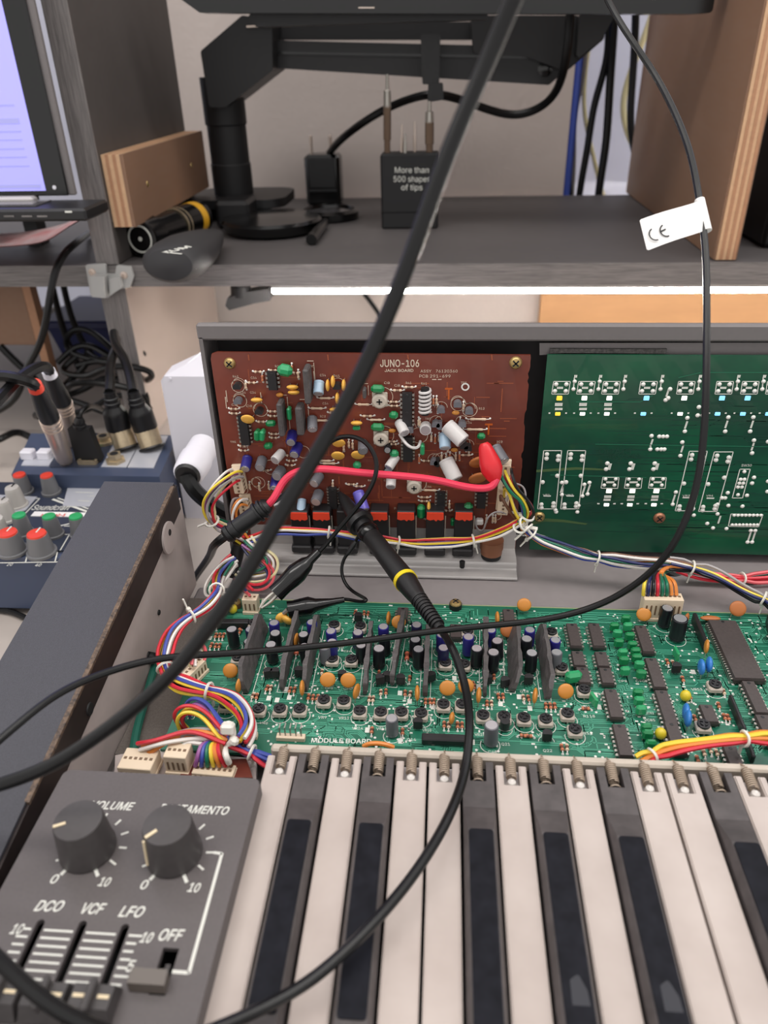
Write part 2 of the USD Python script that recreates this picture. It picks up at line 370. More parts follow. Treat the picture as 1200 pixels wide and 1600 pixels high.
# plywood block screwed to the divider
t = thing('plywood_block', 'short plywood plank screwed flat against the grey divider', 'plank', (xl+.012, .84, ZS))
yb0 = YS+.004; th = .021
za, zb_ = Y(178, 355, yb0)[2], Y(155, 242, yb0)[2]; yb1 = YD-.002
for i in range(6):
    w_ = th/6; m_ = box(w_*.99, yb1-yb0-(.0003 if i % 2 else 0), zb_-za, (xl+.0006+w_*(i+.5), (yb0+yb1)/2, (za+zb_)/2))
    part(t, 'ply_layer', m_, WOODF if i == 5 else (WOODE if i % 2 == 0 else WOODE2), smooth=False)
for yy in (yb0+.05, yb1-.06):
    part(t, 'screw', align(lathe([(.0028, 0), (.0026, .0006), (.001, .0007)], 12), (1, 0, 0), (xl+th+.0006, yy, (za+zb_)/2)), BRASS)

# clear bracket at the shelf edge
t = thing('corner_bracket', 'translucent plastic corner bracket screwed to the shelf edge above the mixer', 'bracket', (xl-.01, YS-.01, ZB))
yb = YS-.0022
part(t, 'plate', slabY([(133, 414), (165, 412), (166, 428), (180, 428), (182, 414), (204, 417), (209, 432), (203, 449), (186, 452), (168, 466), (142, 463)], yb-.003, .003, .002), CLEARP)
part(t, 'gusset', slabY([(140, 432), (162, 432), (164, 466), (143, 464)], yb-.014, .011, .001), CLEARP)
part(t, 'gusset', slabY([(170, 436), (186, 432), (190, 450), (172, 462)], yb-.009, .006, .001), CLEARP)
for a in ((144, 425), (194, 430)):
    o = Y(*a, yb-.003); part(t, 'screw', align(lathe([(.0036, 0), (.0034, .0012), (.0016, .0014), (.0012, .0006)], 14), (0, -1, 0), o), NICKEL)

# things seen under the shelf, left
solo('navy_storage_box', 'navy blue storage box on the bench behind the hanging cables', 'box', hexa([(-.63, YW+.02, .105), (-.395, YW+.02, .105), (-.63, YW+.16, .105), (-.395, YW+.16, .105)], [(-.62, YW+.03, .0), (-.405, YW+.03, .0), (-.62, YW+.15, .0), (-.405, YW+.15, .0)]), NAVY, False) if False else None
nb = [Y(70, 505, .98), Y(184, 506, .98), Y(186, 556, .98), Y(80, 556, .98)]
t = thing('navy_storage_box', 'navy blue storage box on the bench behind the hanging cables', 'box', (-.45, 1.03, 0))
bx0, bx1, bz = nb[0][0], nb[1][0], nb[0][2]
part(t, 'tub', hexa([(bx0, .98, bz), (bx1, .98, bz), (bx0, 1.1, bz), (bx1, 1.1, bz)], [(bx0+.012, .985, .002), (bx1-.012, .985, .002), (bx0+.012, 1.09, .002), (bx1-.012, 1.09, .002)]), NAVY, smooth=False)
part(t, 'rim', box(bx1-bx0+.012, .13, .012, ((bx0+bx1)/2, 1.04, bz-.002), .002), NAVY)
pb = Y(46, 445, .80)[0]; pz = Y(0, 540, .80)[2]
t = thing('plywood_upright', 'brown plywood upright under the shelf at the far left', 'upright', (pb-.06, .80, 0))
part(t, 'board', box(.16, .012, ZB-.002-pz, (pb-.089, .806, (ZB-.001+pz)/2), .001), WOODF)
part(t, 'edge', box(.009, .014, ZB-.002, (pb-.0045, .806, ZB/2)), WOODE2)
t = thing('leaning_board', 'grey panel leaning on the wall behind the navy box', 'panel', (-.45, 1.12, 0))
gz = Y(100, 479, 1.13)[2]; part(t, 'face', box(.30, .012, gz, (-.50, 1.125, gz/2+.0005), .002), SHELFE)
part(t, 'foot', box(.30, .03, .004, (-.50, 1.12, .0025)), SHELFE)

# tan board against the wall, right
tx, tz = Y(846, 459, YW-.02), Y(846, 520, YW-.02)
solo('tan_board', 'tan wooden board leaning against the wall under the shelf, partly behind the open lid', 'board', box(.75, .016, tx[2]+.0, (tx[0]+.375, YW-.012, tx[2]/2), .001), WOODB, False)

# clamp knob under shelf, wire on the wall
o = Y(385, 452, .80)
t = thing('wing_knob', 'black wing knob of a clamp hanging under the shelf', 'knob', o)
part(t, 'wings', slabY([(352, 478), (355, 466), (368, 462), (372, 449), (382, 449), (384, 457), (418, 452), (423, 457), (422, 470), (398, 474), (358, 485)], .80, .02, .001), mat('knob_dark', (58, 57, 58), .5))
part(t, 'stem', rod(Y(377, 462, .81), Y(375, 436, .81), [(0, .011), (.6, .011), (.62, .006), (1, .006)]), K_PLASTIC)
solo('wall_cable', 'thin dark cable slanting down the bright wall behind the lid', 'cable', tube([Y(556, 440, 1.1), Y(566, 455, 1.12), Y(582, 476, 1.13), Y(600, 502, 1.135), Y(625, 540, 1.13)], .0032), K_CABLE)

# ================================================================== laptop on the shelf, left
t = thing('laptop', 'open black laptop with a lavender window on its screen', 'laptop', (-.5, .75, ZS))
ysc = .70
o = Y(70, 300, ysc)
LF = Frame(Y(0, 300, ysc), (1, 0, 0), (0, 0, 1))   # screen plane
lidz0 = Y(105, 306, ysc)[2]; lx1 = Y(106, 304, ysc)[0]
part(t, 'lid_back', box(.36, .005, .27, (lx1+.0055-.18, ysc+.0055, lidz0+.135), .001), LID_G)
part(t, 'bezel', box(.352, .0024, .262, (lx1-.176, ysc+.0018, lidz0+.131), .0008), K_GLOSS)
sx1 = Y(71, 296, ysc)[0]; sz0 = Y(71, 298, ysc)[2]
sc = part(t, 'screen', box(.30, .0006, .23, (sx1-.15, ysc+.0003, sz0+.115)), SCREEN, smooth=False)
for k, (zy, x0, x1, h) in enumerate([(165, 0, 22, .002), (190, 0, 30, .008), (206, 0, 33, .0018), (219, 0, 35, .0018), (233, 0, 38, .0018), (246, 0, 42, .0018), (260, 0, 46, .0018), (292, 0, 64, .006)]):
    a, b = Y(x0-30, zy, ysc), Y(x1, zy, ysc); part(sc, 'window_line', box(b[0]-a[0], .0003, h*.5, ((a[0]+b[0])/2, ysc-.0002, a[2])), SCREEN2, smooth=False)
part(t, 'webcam_dot', align(lathe([(.0018, 0), (.0016, .0006)], 12), (0, -1, 0), Y(85, 293, ysc)), WHITEP)
bz0 = lidz0-.012
bq = [Y(132, 326, .655), Y(132, 346, .655)]; bz0 = bq[0][2]-.006
part(t, 'base', box(.38, .05, bq[0][2]-bq[1][2], (bq[0][0]-.19, .68, (bq[0][2]+bq[1][2])/2), .002), K_PLASTIC)
part(t, 'screen_shelf', box(.34, .03, .001, (lx1-.185, .682, bq[0][2]+.0007)), GLASSK)
for px in (14, 42, 66): part(t, 'port_mark', box(.009, .0006, .0012, tuple(Y(px, 338, .6547))), SHELFE, smooth=False)
part(t, 'port_mark', box(.006, .0006, .0014, tuple(Y(107, 331, .6547))), SILK, smooth=False)
part(t, 'hinge_bar', box(.28, .012, .007, (lx1-.17, ysc-.002, lidz0-.003), .002), ALU)
for px in (14, 42, 80):
    a = Y(px, 340, .478)
zt = bz0-.012
t = thing('paper_sheets', 'sheets of pink printed paper under the laptop', 'paper', (-.45, .6, ZS))
fr = spline([Y(-40, 386, .70), Y(0, 385, .70), Y(40, 382, .70), Y(75, 374, .70), Y(104, 356, .70), Y(130, 341, .70)], 5); bk = spline([Y(-40, 366, .80), Y(0, 365, .80), Y(40, 362, .80), Y(75, 356, .80), Y(104, 348, .80), Y(128, 336, .80)], 5)
n_ = len(fr); top = np.vstack([fr*(1-s_)+bk*s_ for s_ in np.linspace(0, 1, 6)]); F_ = []
for j in range(5):
    for i in range(n_-1): F_ += [(j*n_+i, j*n_+i+1, (j+1)*n_+i+1), (j*n_+i, (j+1)*n_+i+1, (j+1)*n_+i)]
k_ = len(top); top = np.vstack([top, top-[0, 0, .0008]])
part(t, 'sheet', tm(top, F_+[(a+k_, c+k_, b+k_) for a, b, c in F_]), PAPER)
t_ = solo('laptop_stand', 'low black stand holding the laptop above the papers', 'stand', cat([box(.2, .19, .003, (-.53, .755, bq[1][2]-.0017), .001)]+[box(.015, .02, bq[1][2]-.0035-ZS, (-.53+sx, .838, (bq[1][2]-.003+ZS)/2)) for sx in (-.08, .08)]), K_PLASTIC)

# ================================================================== monitor and its arm
ym = .83
t = thing('monitor', 'black monitor hanging above the shelf, only its lower edge in view', 'monitor', Y(700, 0, ym))
part(t, 'chin', slabY([(240, -60), (1150, -60), (1117, -2), (1113, 20), (1080, 22), (312, 20), (280, -3)], ym, .022, .003), K_GLOSS)
part(t, 'rear_shell', slabY([(300, -120), (1060, -120), (1010, 16), (390, 16)], ym+.023, .03, .01), K_DULL)
part(t, 'lower_rail', slabY([(385, 22), (760, 20), (765, 30), (400, 42)], ym+.03, .03, .002), K_PLASTIC)
part(t, 'silver_mark', slabY([(560, 11), (585, 11), (585, 13), (560, 13)], ym-.0006, .0005), NICKEL)
ya = 1.0
t = thing('monitor_mount', 'black jointed monitor arm with a thick column on a clamp base', 'monitor arm', Z(365, 320, ZS))
part(t, 'elbow', slabY([(378, 24), (425, 30), (426, 110), (352, 168), (327, 168), (313, 80)], ya-.03, .075, .004), K_PLASTIC)
c0 = Y(358, 165, ya+.005); c1 = Y(358, 300, ya+.005); c1[2] = ZS+.02; c0[0] = c1[0] = (c0[0]+c1[0])/2
part(t, 'column', rod(c1, c0+np.array([0, 0, .03]), [(0, .0245), (.3, .0245), (.31, .0235), (.62, .0235), (.63, .025), (1, .025)], 28), K_DULL)
bp = smoothpoly([(c1[0]-.052, ya-.05), (c1[0]+.072, ya-.05), (c1[0]+.072, ya+.055), (c1[0]-.052, ya+.055)], .026)
m_ = extr(bp, .010); m_.apply_translation([0, 0, ZS+.016]); part(t, 'base_plate', m_, K_PLASTIC)
part(t, 'foot_disc', lathe([(.036, 0), (.04, .002), (.04, .014), (.036, .0158)], 36, (c1[0]+.006, ya, ZS)), K_DULL)
part(t, 'lower_beam', slabY([(395, 62), (878, 74), (886, 108), (858, 133), (420, 106), (395, 106)], ya+.0, .04, .004), K_PLASTIC)
part(t, 'cover_strip', slabY([(420, 80), (870, 88), (870, 92), (420, 84)], ya-.0015, .002), K_GLOSS)
part(t, 'wrist', slabY([(735, 24), (940, 24), (945, 60), (885, 112), (820, 88), (740, 84)], ya-.012, .03, .005), K_DULL)
part(t, 'pivot', rod(Y(852, 107, ya-.004), Y(852, 107, ya+.01), [(0, .004), (.1, .0085), (1, .0085)], 20), K_GLOSS)
part(t, 'upper_beam', slabY([(390, 34), (760, 34), (760, 62), (395, 62)], ya+.02, .03, .004), K_DULL)
part(t, 'head_plate', slabY([(905, 22), (962, 22), (940, 62), (900, 94)], ya-.03, .02, .003), K_PLASTIC)
part(t, 'trim_line', slabY([(385, 40), (480, 36), (480, 39), (385, 43)], ya-.032, .002), NICKEL)
part(t, 'clamp_block', box(.04, .05, .03, (c1[0]+.02, ya-.065, ZS+.0155), .004), K_PLASTIC)

# black clip over the cable
t = thing('cable_clip', 'black plastic clip hanging in front of the monitor arm and gripping the cable', 'clip', Y(672, 100, .94))
part(t, 'strap', slabY([(657, 53), (688, 53), (686, 132), (660, 132)], .945, .012, .002), K_PLASTIC)
part(t, 'grip', slabY([(669, 130), (692, 130), (693, 156), (668, 160)], .943, .022, .002), K_PLASTIC)

# usb charger
yc = 1.0
def zshelf(px, py): return Z(px, py, ZS)
bot = zshelf(506, 322)
t = thing('usb_charger', 'black plug-in charger standing on the shelf with its two pins up', 'charger', bot)
yc = bot[1]
bl, br = Y(478, 300, yc)[0], Y(532, 300, yc)[0]; zt_ = Y(505, 242, yc)[2]
part(t, 'body', box(br-bl, .034, zt_-ZS, ((bl+br)/2, yc+.017, (zt_+ZS)/2), .004), K_GLOSS)
part(t, 'face_panel', box((br-bl)*.72, .001, .035, ((bl+br)/2, yc-.0006, zt_-.022), .0004), K_PLASTIC)
part(t, 'face_ridge', box((br-bl)*.8, .002, .003, ((bl+br)/2, yc-.001, zt_-.043), .0006), K_PLASTIC)
for px in (487, 517):
    a = Y(px, 244, yc+.014); part(t, 'pin', rod((a[0], yc+.014, zt_-.001), (a[0], yc+.014, zt_+.022), [(0, .002), (.5, .002), (.51, .0023), (.95, .0022), (1, .0012)], 12), NICKEL)
solo('charger_cable', 'thick black cable looping from the charger up towards the monitor', 'cable', tube([Y(514, 240, yc+.03), Y(545, 208, 1.02), Y(600, 172, 1.0), Y(650, 152, .975), Y(680, 148, .955), Y(720, 156, .97), Y(790, 178, .99), Y(830, 174, .99), Y(862, 152, .975), Y(880, 112, .957), Y(888, 60, .95), Y(892, 0, .95)], .0046), K_CABLE)
# tips box
o = zshelf(640, 358); yt = o[1]
t = thing('bit_case', 'upright black box printed with white words about shapes of tips', 'box', o)
xa, xb = Y(595, 300, yt)[0], Y(685, 300, yt)[0]; z1 = Y(640, 240, yt)[2]
part(t, 'case', box(xb-xa, .03, z1-ZS, ((xa+xb)/2, yt+.015, (z1+ZS)/2), .002), K_DULL)
part(t, 'lid_line', box((xb-xa)*1.005, .0305, .0012, ((xa+xb)/2, yt+.015, ZS+.018)), K_GLOSS)
BF = Frame((0, yt-.0001, 0), (1, 0, 0), (0, 0, 1))
for tx_, y_, a, b in (('More than', 270, 617, 670), ('500 shapes', 284, 615, 672), ('of tips', 297, 627, 660)):
    part(t, 'lettering', BF.text(tx_, (a, y_), (b, y_), .0058, .0, dep=.0002), SILK, smooth=False)
BITM = mat('bit_bronze', (112, 92, 76), .4, metal=.6)
def bit(label, x, ytop, ybot, r, prof, m, dy=.012):
    a = Y(x, ybot, yt+dy); b = Y(x, ytop, yt+dy); a[2] = z1-.002
    t = thing('screwdriver_bit', label, 'screwdriver bit', a)
    if prof == 'long':
        part(t, 'shank', rod(a, a+(b-a)*.62, [(0, r*.8), (.3, r*.8), (.31, r), (1, r)], 8), m)
        part(t, 'tip', rod(a+(b-a)*.6, b, [(0, r), (.5, r*.9), (.55, r*.45), (1, r*.35)], 10), TIN)
    else:
        part(t, 'shank', rod(a, b, [(0, r), (.55, r), (.6, r*.6), (1, r*.5)], 8), m)
bit('tall brass coloured screwdriver bit at the left end of the black box', 605, 116, 240, .0042, 'long', BITM)
bit('stout dark screwdriver bit at the right end of the black box', 671, 158, 240, .0048, 'long', BITM)
bit('short silver screwdriver bit, left of the three small ones', 628, 195, 236, .0018, 's', NICKEL)
bit('short steel screwdriver bit, middle of the three small ones', 633, 208, 243, .0018, 's', TIN, .006)
bit('short silver screwdriver bit, right of the three small ones', 648, 190, 232, .0018, 's', NICKEL, .018)
# loupe
o = zshelf(514, 350)
t = thing('loupe', 'black round magnifier with a short handle lying on the shelf', 'magnifier', o)
a, b = zshelf(470, 342), zshelf(560, 342); R_ = (b[0]-a[0])/2
part(t, 'ring', lathe([(R_*.78, .0), (R_, .002), (R_, .009), (R_*.86, .012), (R_*.8, .009), (R_*.78, 0)], 36, ((a[0]+b[0])/2, a[1], ZS), False), K_GLOSS)
part(t, 'lens', lathe([(R_*.82, .0075), (R_*.82, .0085), (R_*.4, .0105), (.001, .011)], 28, ((a[0]+b[0])/2, a[1], ZS)), GLASSK)
part(t, 'handle', tube([zshelf(508, 356)+[0, 0, .006], zshelf(500, 368)+[0, 0, .007], zshelf(487, 384)+[0, 0, .006]], [.005, .0055, .006], 10, 6), K_GLOSS)
# disc tray
o = zshelf(405, 372)
t = thing('round_puck', 'low black round puck on the shelf in front of the monitor arm', 'puck', o)
part(t, 'body', lathe([(.04, 0), (.052, .003), (.057, .013), (.054, .016), (.03, .018), (.012, .019), (.001, .019)], 40, (o[0]+.008, o[1]+.035, ZS)), K_GLOSS)
# torch
f0, b0 = Y(221, 383, .765), Y(308, 322, .885)
f0[2] = b0[2] = ZS+.0185
t = thing('torch', 'black torch with a yellow band lying beside the plywood plank', 'torch', (f0+b0)/2-[0, 0, .018])
part(t, 'body', rod(f0, b0, [(0, .0175), (.02, .0185), (.2, .0185), (.22, .016), (.55, .016), (.57, .0175), (1, .0175)], 28), K_GLOSS)
part(t, 'yellow_band', rod(f0+(b0-f0)*.83, f0+(b0-f0)*.93, [(0, .0178), (1, .0178)], 28), TORCHY)
for q in (.56, .62): part(t, 'metal_band', rod(f0+(b0-f0)*q, f0+(b0-f0)*(q+.012), [(0, .0179), (1, .0179)], 28), GOLDN)
dz = (f0-b0)/np.linalg.norm(b0-f0)
part(t, 'front_ring', align(lathe([(.0118, 0), (.0134, 0), (.0134, .0006), (.0118, .0006), (.0118, 0)], 32, cap=False), dz, f0+dz*.0002), SILK, smooth=False)
part(t, 'centre_dot', align(lathe([(.0022, 0), (.002, .0005)], 12), dz, f0+dz*.0002), SILK)
# dark grey hand tool with white marks
p0, p1 = Z(266, 412, ZS+.017), Z(358, 352, ZS+.014)
p0[2] = ZS+.0165; p1[2] = ZS+.0135
m_ = lathe([(.004, -.005), (.012, -.003), (.0155, .004), (.0165, .02), (.0162, .04), (.0135, .07), (.0095, .1), (.005, .125), (.002, .13)], 30)
m_.vertices *= [1.75, 1.12, 1.12]
dd = p1-p0; T_ = np.eye(4); dd /= np.linalg.norm(dd); sx_ = np.cross([0, 0, 1.], dd); sx_ /= np.linalg.norm(sx_)
T_[:3, 0], T_[:3, 1], T_[:3, 2], T_[:3, 3] = sx_, np.cross(dd, sx_), dd, p0; m_.apply_transform(T_)
t = thing('hand_tool', 'smooth dark grey hand tool with white lettering lying at the shelf edge', 'tool', p0-[0, 0, .0165])
part(t, 'body', m_, mat('tool_grey', (44, 43, 45), .6))
HF = Frame((p0[0], p0[1], ZS+.0338), (.93, .36, 0), (-.36, .93, 0))
part(t, 'lettering', HF.text('IUM', (262, 396), (300, 386), .0075, 0, .1, True, dep=.0003), SILK, smooth=False)
part(t, 'lettering', HF.line((254, 394), (284, 397), .0018, 0, .0003), SILK, smooth=False)
sm = tube([p0+dd*t_+sx_*(-.0225 if t_ < .06 else -.0225+(t_-.06)*.25)*1.0+np.array([0, 0, -.004]) for t_ in np.linspace(.0, .1, 7)], .0006, 6, 3)
part(t, 'seam', sm, TIN)

# cables hanging behind the shelf, right
def hang(label, pts, y, r, m=K_CABLE): solo('hanging_cable', label, 'cable', tube([Y(a, b, y) for a, b in pts], r, 8, 8), m)
hang('black cable hanging beside the wall edge, leftmost of the hanging cables', [(888, 20), (890, 90), (884, 180), (886, 240), (890, 310), (892, 345)], 1.17, .0045)
hang('grey cable hanging just right of the wall edge', [(914, 60), (906, 130), (896, 180), (894, 250), (891, 310), (890, 345)], 1.175, .0055, SHELFE)
hang('black cable bowing left between grey cable and straight one', [(950, 20), (948, 90), (930, 160), (918, 230), (906, 300), (902, 345)], 1.165, .0048)
hang('straight thick black cable hanging in the middle of the gap', [(962, -10), (958, 60), (952, 150), (946, 230), (936, 300), (934, 345)], 1.16, .0055)
hang('black cable kinked to the right low in the gap', [(994, -10), (992, 60), (988, 130), (986, 200), (994, 250), (997, 290), (996, 345)], 1.165, .005)
hang('pale cable swinging behind the black cables', [(1020, 20), (1000, 75), (980, 130), (974, 170), (980, 205), (996, 235), (1020, 255), (1036, 300)], 1.185, .0042, WC['cream'])
hang('thin pale cable bowing left in the gap', [(925, 40), (914, 120), (914, 180), (926, 240), (938, 290), (948, 320)], 1.19, .003, WC['cream'])
# cable hanging under shelf left
solo('monitor_lead', 'black lead hanging over the shelf edge beside the laptop', 'cable', tube([Z(138, 364, ZS+.006), Y(118, 380, .745), Y(100, 398, .715), Y(85, 430, .70), Y(72, 500, .69), Y(56, 550, .70), Y(40, 580, .71), Y(25, 620, .72), Y(-20, 650, .74)], .0034), K_CABLE)
for i, (lb, pts, y) in enumerate([('black cable dropping behind the mixer, left of a pair', [(80, 440), (92, 490), (108, 540), (124, 575), (132, 590)], .90), ('black cable dropping behind the mixer, right of a pair', [(98, 440), (112, 495), (140, 550), (165, 568), (190, 575)], .92),
        ('thin black lead crossing the dark corner left of the mixer', [(0, 540), (30, 570), (60, 600), (80, 640)], .8)]):
    solo('dropping_cable', lb, 'cable', tube([Y(a, b, y) for a, b in pts], .0042), K_CABLE)
# ================================================================== mixer
zr, zf = .064, .051
t = thing('mixer', 'blue compact audio mixer with coloured knobs behind the black end panel', 'audio mixer', (-.32, .51, 0))
A, B, C1, D1 = Z(18, 741, zr), Z(250, 743, zr), Z(278, 680, zr), Z(62, 680, zr)
y0, y1 = A[1], C1[1]; xl_, xr = A[0]-.06, B[0]
part(t, 'rear_box', hexa([(A[0], y0, zr), (B[0], y0, zr), (C1[0], y1, zr), (D1[0]-.01, y1, zr)], [(A[0], y0-.004, .004), (B[0]+.004, y0-.004, .004), (C1[0]+.004, y1, .004), (D1[0]-.01, y1, .004)]), MIX_B, smooth=False)
MR = Frame((0, 0, zr), (1, 0, 0), (0, 1, 0)); MF = Frame((0, 0, zf), (1, 0, 0), (0, 1, 0))
part(t, 'silver_panel', MR.poly([(158, 729), (240, 731), (262, 681), (185, 681)], 0, .0006), MIX_S, smooth=False)
part(t, 'dark_panel', MR.poly([(78, 730), (154, 730), (180, 683), (84, 683)], 0, .0005), MIX_K, smooth=False)
part(t, 'silver_panel', MR.poly([(33, 727), (76, 728), (88, 709), (44, 708)], 0, .0006), MIX_S, smooth=False)
part(t, 'panel_line', MR.line((198, 731), (212, 704), .0008, .0006), MIX_K, smooth=False)
FA, FB = Z(-80, 868, zf), Z(230, 868, zf)
part(t, 'front_body', hexa([(xl_-.02, FA[1], zf), (FB[0]+.02, FA[1], zf), (A[0]-.06, y0-.003, zf), (B[0]+.004, y0-.003, zf)], [(xl_-.02, FA[1]-.002, .006), (FB[0]+.02, FA[1]-.002, .006), (A[0]-.06, y0-.003, .006), (B[0]+.004, y0-.003, .006)]), MIX_B, smooth=False)
part(t, 'top_panel', MF.poly([(-60, 860), (210, 860), (236, 755), (-20, 753)], 0, .0008), MIX_K, smooth=False)
part(t, 'label_panel', MF.poly([(98, 790), (150, 792), (170, 762), (106, 761)], .0008, .0013), MIX_S, smooth=False)
part(t, 'label_panel', MF.poly([(-30, 815), (40, 797), (58, 776), (-20, 772)], .0008, .0013), MIX_S, smooth=False)
part(t, 'white_stripe', MF.poly([(48, 806), (140, 808), (143, 801), (54, 799)], .0008, .0013), WHITEP2, smooth=False)
part(t, 'lettering', MF.text('Soundcraft', (48, 797), (106, 797), .0075, .0009, .15, dep=.0003), SILK, smooth=False)
part(t, 'lettering', MF.text('NOTEPAD-5', (63, 807), (100, 807), .0036, .0014, .1, dep=.0003), CAP_R, smooth=False)
part(t, 'chevron', cat([MF.line((82, 780), (138, 800), .0022, .0009), MF.line((90, 778), (146, 798), .0012, .0009), MF.line((92, 822), (136, 812), .0014, .0009), MF.line((40, 778), (62, 779), .001, .0009), MF.line((62, 779), (30, 812), .001, .0009)]), SILK, smooth=False)
part(t, 'panel_lines', cat([MF.line(a, b, .0009, .0009) for a, b in [((-40, 862), (108, 862)), ((-40, 880), (104, 878)), ((40, 878), (44, 862)), ((86, 877), (90, 862)), ((94, 860), (108, 836)), ((84, 862), (118, 862)), ((96, 835), (130, 835)), ((100, 822), (132, 822)), ((-5, 880), (-2, 864))]] + [MF.text('20', (10, 884), (18, 884), .0035, .0009), MF.text('40', (54, 885), (63, 885), .0035, .0009)]+[MF.text('-10', (136, 776), (146, 776), .0025, .0014), MF.line((118, 769), (146, 770), .0008, .0014), MF.line((122, 782), (140, 783), .0008, .0014)]), SILK, smooth=False)
def mknob(px, py, bx, by, rb, body, capm, lab, line=True):
    b = Z(bx, by, zf+.001); a = Z(px, py, zf+.016)
    a = np.array([b[0]+(a[0]-b[0])*.2, b[1]+(a[1]-b[1])*.2, zf+.017])
    k = part(t, 'knob', rod(b, a, [(0, rb*1.15), (.12, rb*1.15), (.14, rb), (.9, rb*.8), (1, rb*.76)], 20), body, lab)
    d = (a-b)/np.linalg.norm(a-b)
    part(k, 'knob_cap', align(lathe([(rb*.74, 0), (rb*.7, .0012), (rb*.3, .0016)], 20), d, a), capm)
    if line: part(k, 'pointer', align(box(.001, rb*.7, .0006, (0, rb*.35, .0016)), d, a), SILK if capm is not KNOB_L else K_PLASTIC, smooth=False)
mknob(33, 747, 38, 769, .0068, KNOB_G, CAP_R, 'red-topped knob at the left of the back row', False)
mknob(72, 748, 81, 770, .0068, KNOB_G, CAP_R, 'red-topped knob at the right of the back row', False)
mknob(17, 768, 28, 790, .0072, KNOB_L, KNOB_L, 'pale grey knob in the back left column')
mknob(5, 786, 12, 812, .0072, KNOB_L, KNOB_L, 'pale grey knob at the picture edge')
mknob(33, 810, 38, 834, .0066, KNOB_G, CAP_G, 'green-topped knob at the left of its row', False)
mknob(77, 811, 85, 836, .0066, KNOB_G, CAP_G, 'green-topped knob in the middle of its row', False)
mknob(120, 812, 126, 836, .0066, KNOB_G, CAP_G, 'green-topped knob beside the end panel', False)
mknob(-2, 822, 3, 838, .0066, KNOB_L, KNOB_L, 'pale grey knob half out of the picture')
mknob(14, 836, 21, 862, .0092, KNOB_G, CAP_R, 'large red-topped knob at the left front')
mknob(59, 838, 66, 864, .0092, KNOB_G, CAP_R, 'large red-topped knob at the right front')
for x in (46, 72):
    a = MR.uv(x, 716); part(t, 'push_button', MR.put(box(.011, .009, .008, (0, 0, .004), .001), a), WHITEP)
a = MR.uv(181, 722); j = part(t, 'jack_nut', MR.put(lathe([(.0085, 0), (.0085, .003), (.006, .0032), (.006, .008), (.0045, .008)], 6), a), GOLDN)
part(j, 'socket_hole', MR.put(lathe([(.0036, 0), (.0034, .0004)], 16), a, .0081), K_DULL)
a = MR.uv(163, 692); j = part(t, 'jack_nut', MR.put(lathe([(.0095, 0), (.0095, .003), (.0062, .0032), (.0062, .007), (.0045, .007)], 12), a), GOLDN)
part(j, 'socket_hole', MR.put(lathe([(.0036, 0), (.0034, .0004)], 16), a, .0071), K_DULL)
for (x, y), m_ in (((149, 697), CAP_R), ((152, 703), CAP_G), ((154, 708), WHITEP)):
    part(t, 'indicator', MR.put(lathe([(.0022, 0), (.0022, .003), (.001, .0045)], 12), MR.uv(x, y)), m_)
a = MR.uv(139, 724); part(t, 'usb_socket', MR.put(cat([box(.014, .002, .004, (0, .003, .002)), box(.014, .002, .004, (0, -.003, .002)), box(.002, .007, .004, (-.007, 0, .002)), box(.002, .007, .004, (.007, 0, .002))]), a), GOLDN)

def xlr(label, base, shoulder, top, kind, cable_pts, ring_m=None):
    b = Z(*base, zr+.001); a = np.array(D(*shoulder[:2], shoulder[2])); e = np.array(D(*top[:2], top[2]))
    t = thing('xlr_plug', label, 'audio plug', b)
    if kind == 'metal_top':     # slim nickel shell, black rubber boot
        part(t, 'shell', rod(b, a, [(0, .0052), (.1, .0052), (.11, .0068), (.5, .0074), (.8, .0076), (1, .0076)], 20), NICKEL)
        for q in (.80, .87, .94): part(t, 'shell_ring', rod(b+(a-b)*q, b+(a-b)*(q+.03), [(0, .0081), (1, .0081)], 20), NICKEL)
        part(t, 'boot', rod(a, e, [(0, .0076), (.3, .0075), (.75, .0060), (1, .0048)], 18), K_RUBBER)
        if ring_m: part(t, 'colour_ring', rod(e-(e-a)*.05, e+(e-a)*.13, [(0, .0056), (1, .0052)], 16), ring_m)
    else:
        part(t, 'shell', rod(b, a, [(0, .0105), (.04, .0105), (.05, .0098), (1, .0102)], 24), GOLDN)
        part(t, 'base_ring', rod(b, b+(a-b)*.08, [(0, .0118), (1, .0112)], 24), K_RUBBER)
        bt = part(t, 'boot', rod(a, e, [(0, .0108), (.42, .0106), (.5, .0092), (.62, .0068), (.72, .0072), (.74, .006), (.84, .0064), (.86, .0054), (1, .005)], 20), K_RUBBER)
    part(t, 'cable', tube([e]+cable_pts, .0042), K_CABLE)
xlr('slim nickel audio plug with a red ring, nearest in the mixer', (103, 722), (77, 652, .575), (56, 606, .545), 'metal_top', [D(48, 598, .535), D(30, 592, .53), D(0, 588, .53), D(-50, 600, .53), D(-160, 640, .52), D(-330, 700, .52)], CAP_R)
xlr('slim nickel audio plug with a white cable collar, behind the red-ringed one', (115, 694), (97, 628, .615), (78, 585, .59), 'metal_top', [D(74, 575, .58), D(60, 574, .565), D(30, 592, .545), D(0, 622, .52), D(-40, 660, .50), D(-150, 740, .49), D(-330, 800, .48)], WHITEP)
xlr('wide black and nickel audio plug, left of the pair at the mixer back', (198, 700), (186, 668, .655), (171, 612, .635), 'wide', [D(172, 600, .64), D(173, 570, .66), D(180, 548, .70), D(182, 530, .73)])
xlr('wide black and nickel audio plug, right of the pair at the mixer back', (238, 700), (227, 668, .655), (208, 612, .635), 'wide', [D(206, 600, .64), D(196, 565, .66), D(182, 540, .69), D(178, 520, .72)])
b = Z(140, 718, zr+.002)
t = thing('usb_plug', 'flat black data plug standing in the mixer', 'plug', b)
e = D(124, 668, .625)
